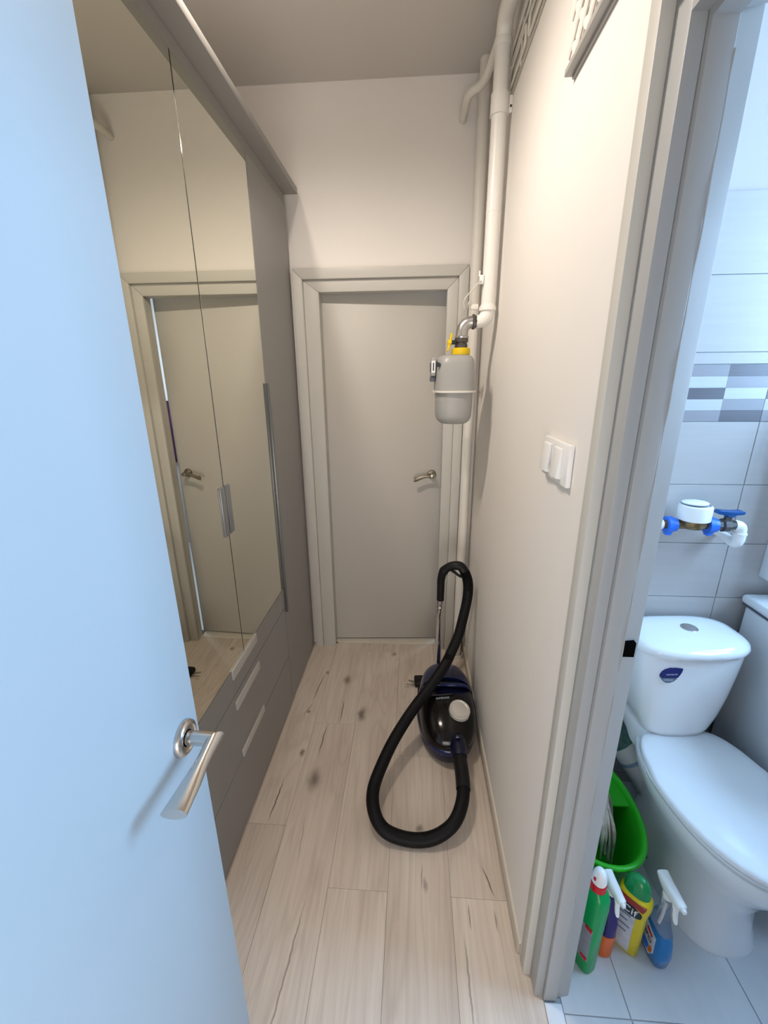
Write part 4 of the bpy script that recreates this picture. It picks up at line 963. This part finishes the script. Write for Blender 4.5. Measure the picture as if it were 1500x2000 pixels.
# green bottle with a white domed cap
g1 = thing('cleaner_bottle', 'green bottle with red collar and white cap next to the door frame', 'bottle', (0.511, 0.820, 0), math.radians(-62), local=True)
b = B(); rings(b, [rrect(0.0, .026, .020), rrect(0.004, .031, .024), rrect(0.15, .0325, .0255), rrect(0.25, .0345, .027), rrect(0.285, .033, .0265), rrect(0.302, .027, .022), rrect(0.308, .016, .016, 2), rrect(0.316, .015, .015, 2)]); part('body', b, M_bgreen, g1, 60)
b = B(); rings(b, [[V((x, y, z)) for x, y in sup(28, .0338, .0268, 3.0)][14:25] for z in (0.055, 0.10, 0.15, 0.185)], False, False, closed=False)
bmesh.ops.solidify(b, geom=b.faces[:], thickness=-0.0008); part('label', b, M_label, g1)
for z in (0.060, 0.176):
    b = B(); box(b, (0.004, -0.0278, z), (0.024, -0.0240, z + 0.011), 0.001); part('print', b, M_red, g1)
b = B(); rings(b, [rrect(0.3085, .019, .019, 2), rrect(0.3105, .021, .021, 2), rrect(0.330, .020, .020, 2), rrect(0.333, .017, .017, 2)]); part('collar', b, M_red, g1)
b = B(); rings(b, [rrect(0.3332, .0185, .018, 2.2), rrect(0.345, .0185, .018, 2.2), rrect(0.362, .016, .015, 2.2), rrect(0.372, .011, .010, 2), rrect(0.375, .004, .004, 2)]); cp1 = part('cap', b, M_plastic, g1, 60)
b = B(); box(b, (-0.004, -0.0190, 0.346), (0.002, -0.0165, 0.356), 0.0005); part('print', b, M_red, g1)
# purple and orange spray bottle
g2 = thing('spray_bottle', 'purple and orange spray bottle with white trigger, behind the green one', 'bottle', (0.578, 0.862, 0), math.radians(-86), local=True)
b = B(); rings(b, [rrect(0.090, .0345, .0225), rrect(0.14, .033, .0215), rrect(0.17, .024, .018, 2.5), rrect(0.195, .016, .0150, 2), rrect(0.223, .0125, .0125, 2)]); part('body', b, M_purple, g2, 60)
b = B(); rings(b, [rrect(0.0, .029, .019), rrect(0.005, .034, .023), rrect(0.0898, .0352, .0232)]); part('sleeve', b, M_orange, g2, 60)
b = B(); prism(b, [(0.008, 0.004), (0.024, 0.004), (0.024, 0.085), (0.028, 0.115), (0.016, 0.160), (0.012, 0.160), (0.016, 0.115), (0.008, 0.09)], 'y', -0.0238, -0.0185, 0.0003); part('label', b, M_labelp, g2)
trigger_head(g2, 0.222, M_plastic, M_plastic, 0.84)
# yellow cream cleaner
g3 = thing('cleaner_bottle', 'yellow cleaner bottle with domed green cap', 'bottle', (0.650, 0.868, 0), math.radians(-44), local=True)
b = B(); rings(b, [rrect(0.0, .030, .018), rrect(0.005, .036, .022), rrect(0.09, .0365, .023), rrect(0.16, .0375, .0235), rrect(0.198, .043, .026), rrect(0.220, .041, .025), rrect(0.228, .034, .021), rrect(0.229, .02, .014)]); bd = part('body', b, M_yelb, g3, 60)
b = B(); rings(b, [rrect(0.2292, .034, .0215, 2.2), rrect(0.245, .0335, .021, 2.2), rrect(0.264, .029, .0185, 2.1), rrect(0.277, .021, .014, 2), rrect(0.283, .009, .006, 2)]); part('cap', b, M_capgreen, g3, 60)
b = B(); prism(b, [(-0.034, 0.016), (0.014, 0.016), (0.014, 0.165), (0.020, 0.192), (-0.038, 0.192), (-0.034, 0.17)], 'y', -0.0262, -0.020, 0.0003); part('label', b, M_label, g3)
b = B(); prism(b, [(-0.040, 0.197), (0.028, 0.197), (0.034, 0.217), (-0.036, 0.217)], 'y', -0.0272, -0.020, 0.0003); part('red_band', b, M_redp, g3)
b = B(); prism(b, [(-0.004 + 0.0315 * math.cos(a * PI / 12), 0.178 + 0.0180 * math.sin(a * PI / 12)) for a in range(24)], 'y', -0.0278, -0.022); lg = part('logo_oval', b, M_blackp, g3)
text('lettering', 'Cif', 0.034, M_white, g3, face_mtx((-0.004, -0.0280, 0.178), (1, 0, 0), (0, 0, 1)), 0.0005)
for k, (x0, x1) in enumerate(((-0.028, 0.004), (-0.028, -0.002), (-0.026, 0.006), (-0.028, 0.0))):
    b = B(); z = 0.15 - k * 0.022; prism(b, [(x0, z), (x1, z), (x1, z + 0.006), (x0, z + 0.006)], 'y', -0.0266, -0.0255); part('print_line', b, M_stickgrey, g3)
# blue window cleaner
g4 = thing('spray_bottle', 'clear spray bottle of blue liquid with white trigger near the toilet foot', 'bottle', (0.726, 0.856, 0), math.radians(-88), local=True)
b = B(); rings(b, [rrect(0.0008, .032, .018), rrect(0.006, .044, .025), rrect(0.05, .050, .0265), rrect(0.095, .045, .0245), rrect(0.122, .038, .021)]); part('liquid', b, M_liquid, g4, 60)
b = B(); rings(b, [rrect(0.1222, .0382, .0212), rrect(0.150, .026, .018, 2.6), rrect(0.178, .0165, .0155, 2), rrect(0.215, .0130, .0130, 2), rrect(0.233, .0130, .0130, 2)]); part('upper_body', b, M_clear, g4, 60)
b = B(); tube(b, [(0, 0, 0.124), (0, 0, 0.21)], 0.003, 8); part('dip_tube', b, M_white, g4)
b = B(); prism(b, [(-0.034, 0.026), (0.018, 0.020), (0.030, 0.044), (0.026, 0.098), (-0.026, 0.108), (-0.034, 0.08)], 'y', -0.0282, -0.0215, 0.0003); part('label', b, M_label, g4)
b = B(); prism(b, [(-0.030, 0.032), (0.010, 0.027), (0.014, 0.052), (-0.032, 0.058)], 'y', -0.0286, -0.0275); part('label_print', b, M_cpl, g4)
b = B(); prism(b, [(-0.006, 0.094), (0.018, 0.088), (0.020, 0.098), (-0.004, 0.104)], 'y', -0.0286, -0.0275); part('label_print', b, M_red, g4)
b = B(); prism(b, [(0.014, 0.030), (0.026, 0.038), (0.028, 0.056), (0.020, 0.060), (0.015, 0.048)], 'y', -0.0286, -0.0275); part('label_print', b, M_orange, g4)
text('lettering', 'WIFO', 0.021, M_blackp, g4, face_mtx((-0.006, -0.0287, 0.074), (1, 0, -0.12), (0, 0, 1)), 0.0004)
trigger_head(g4, 0.232, M_plastic, M_plastic, 0.94)
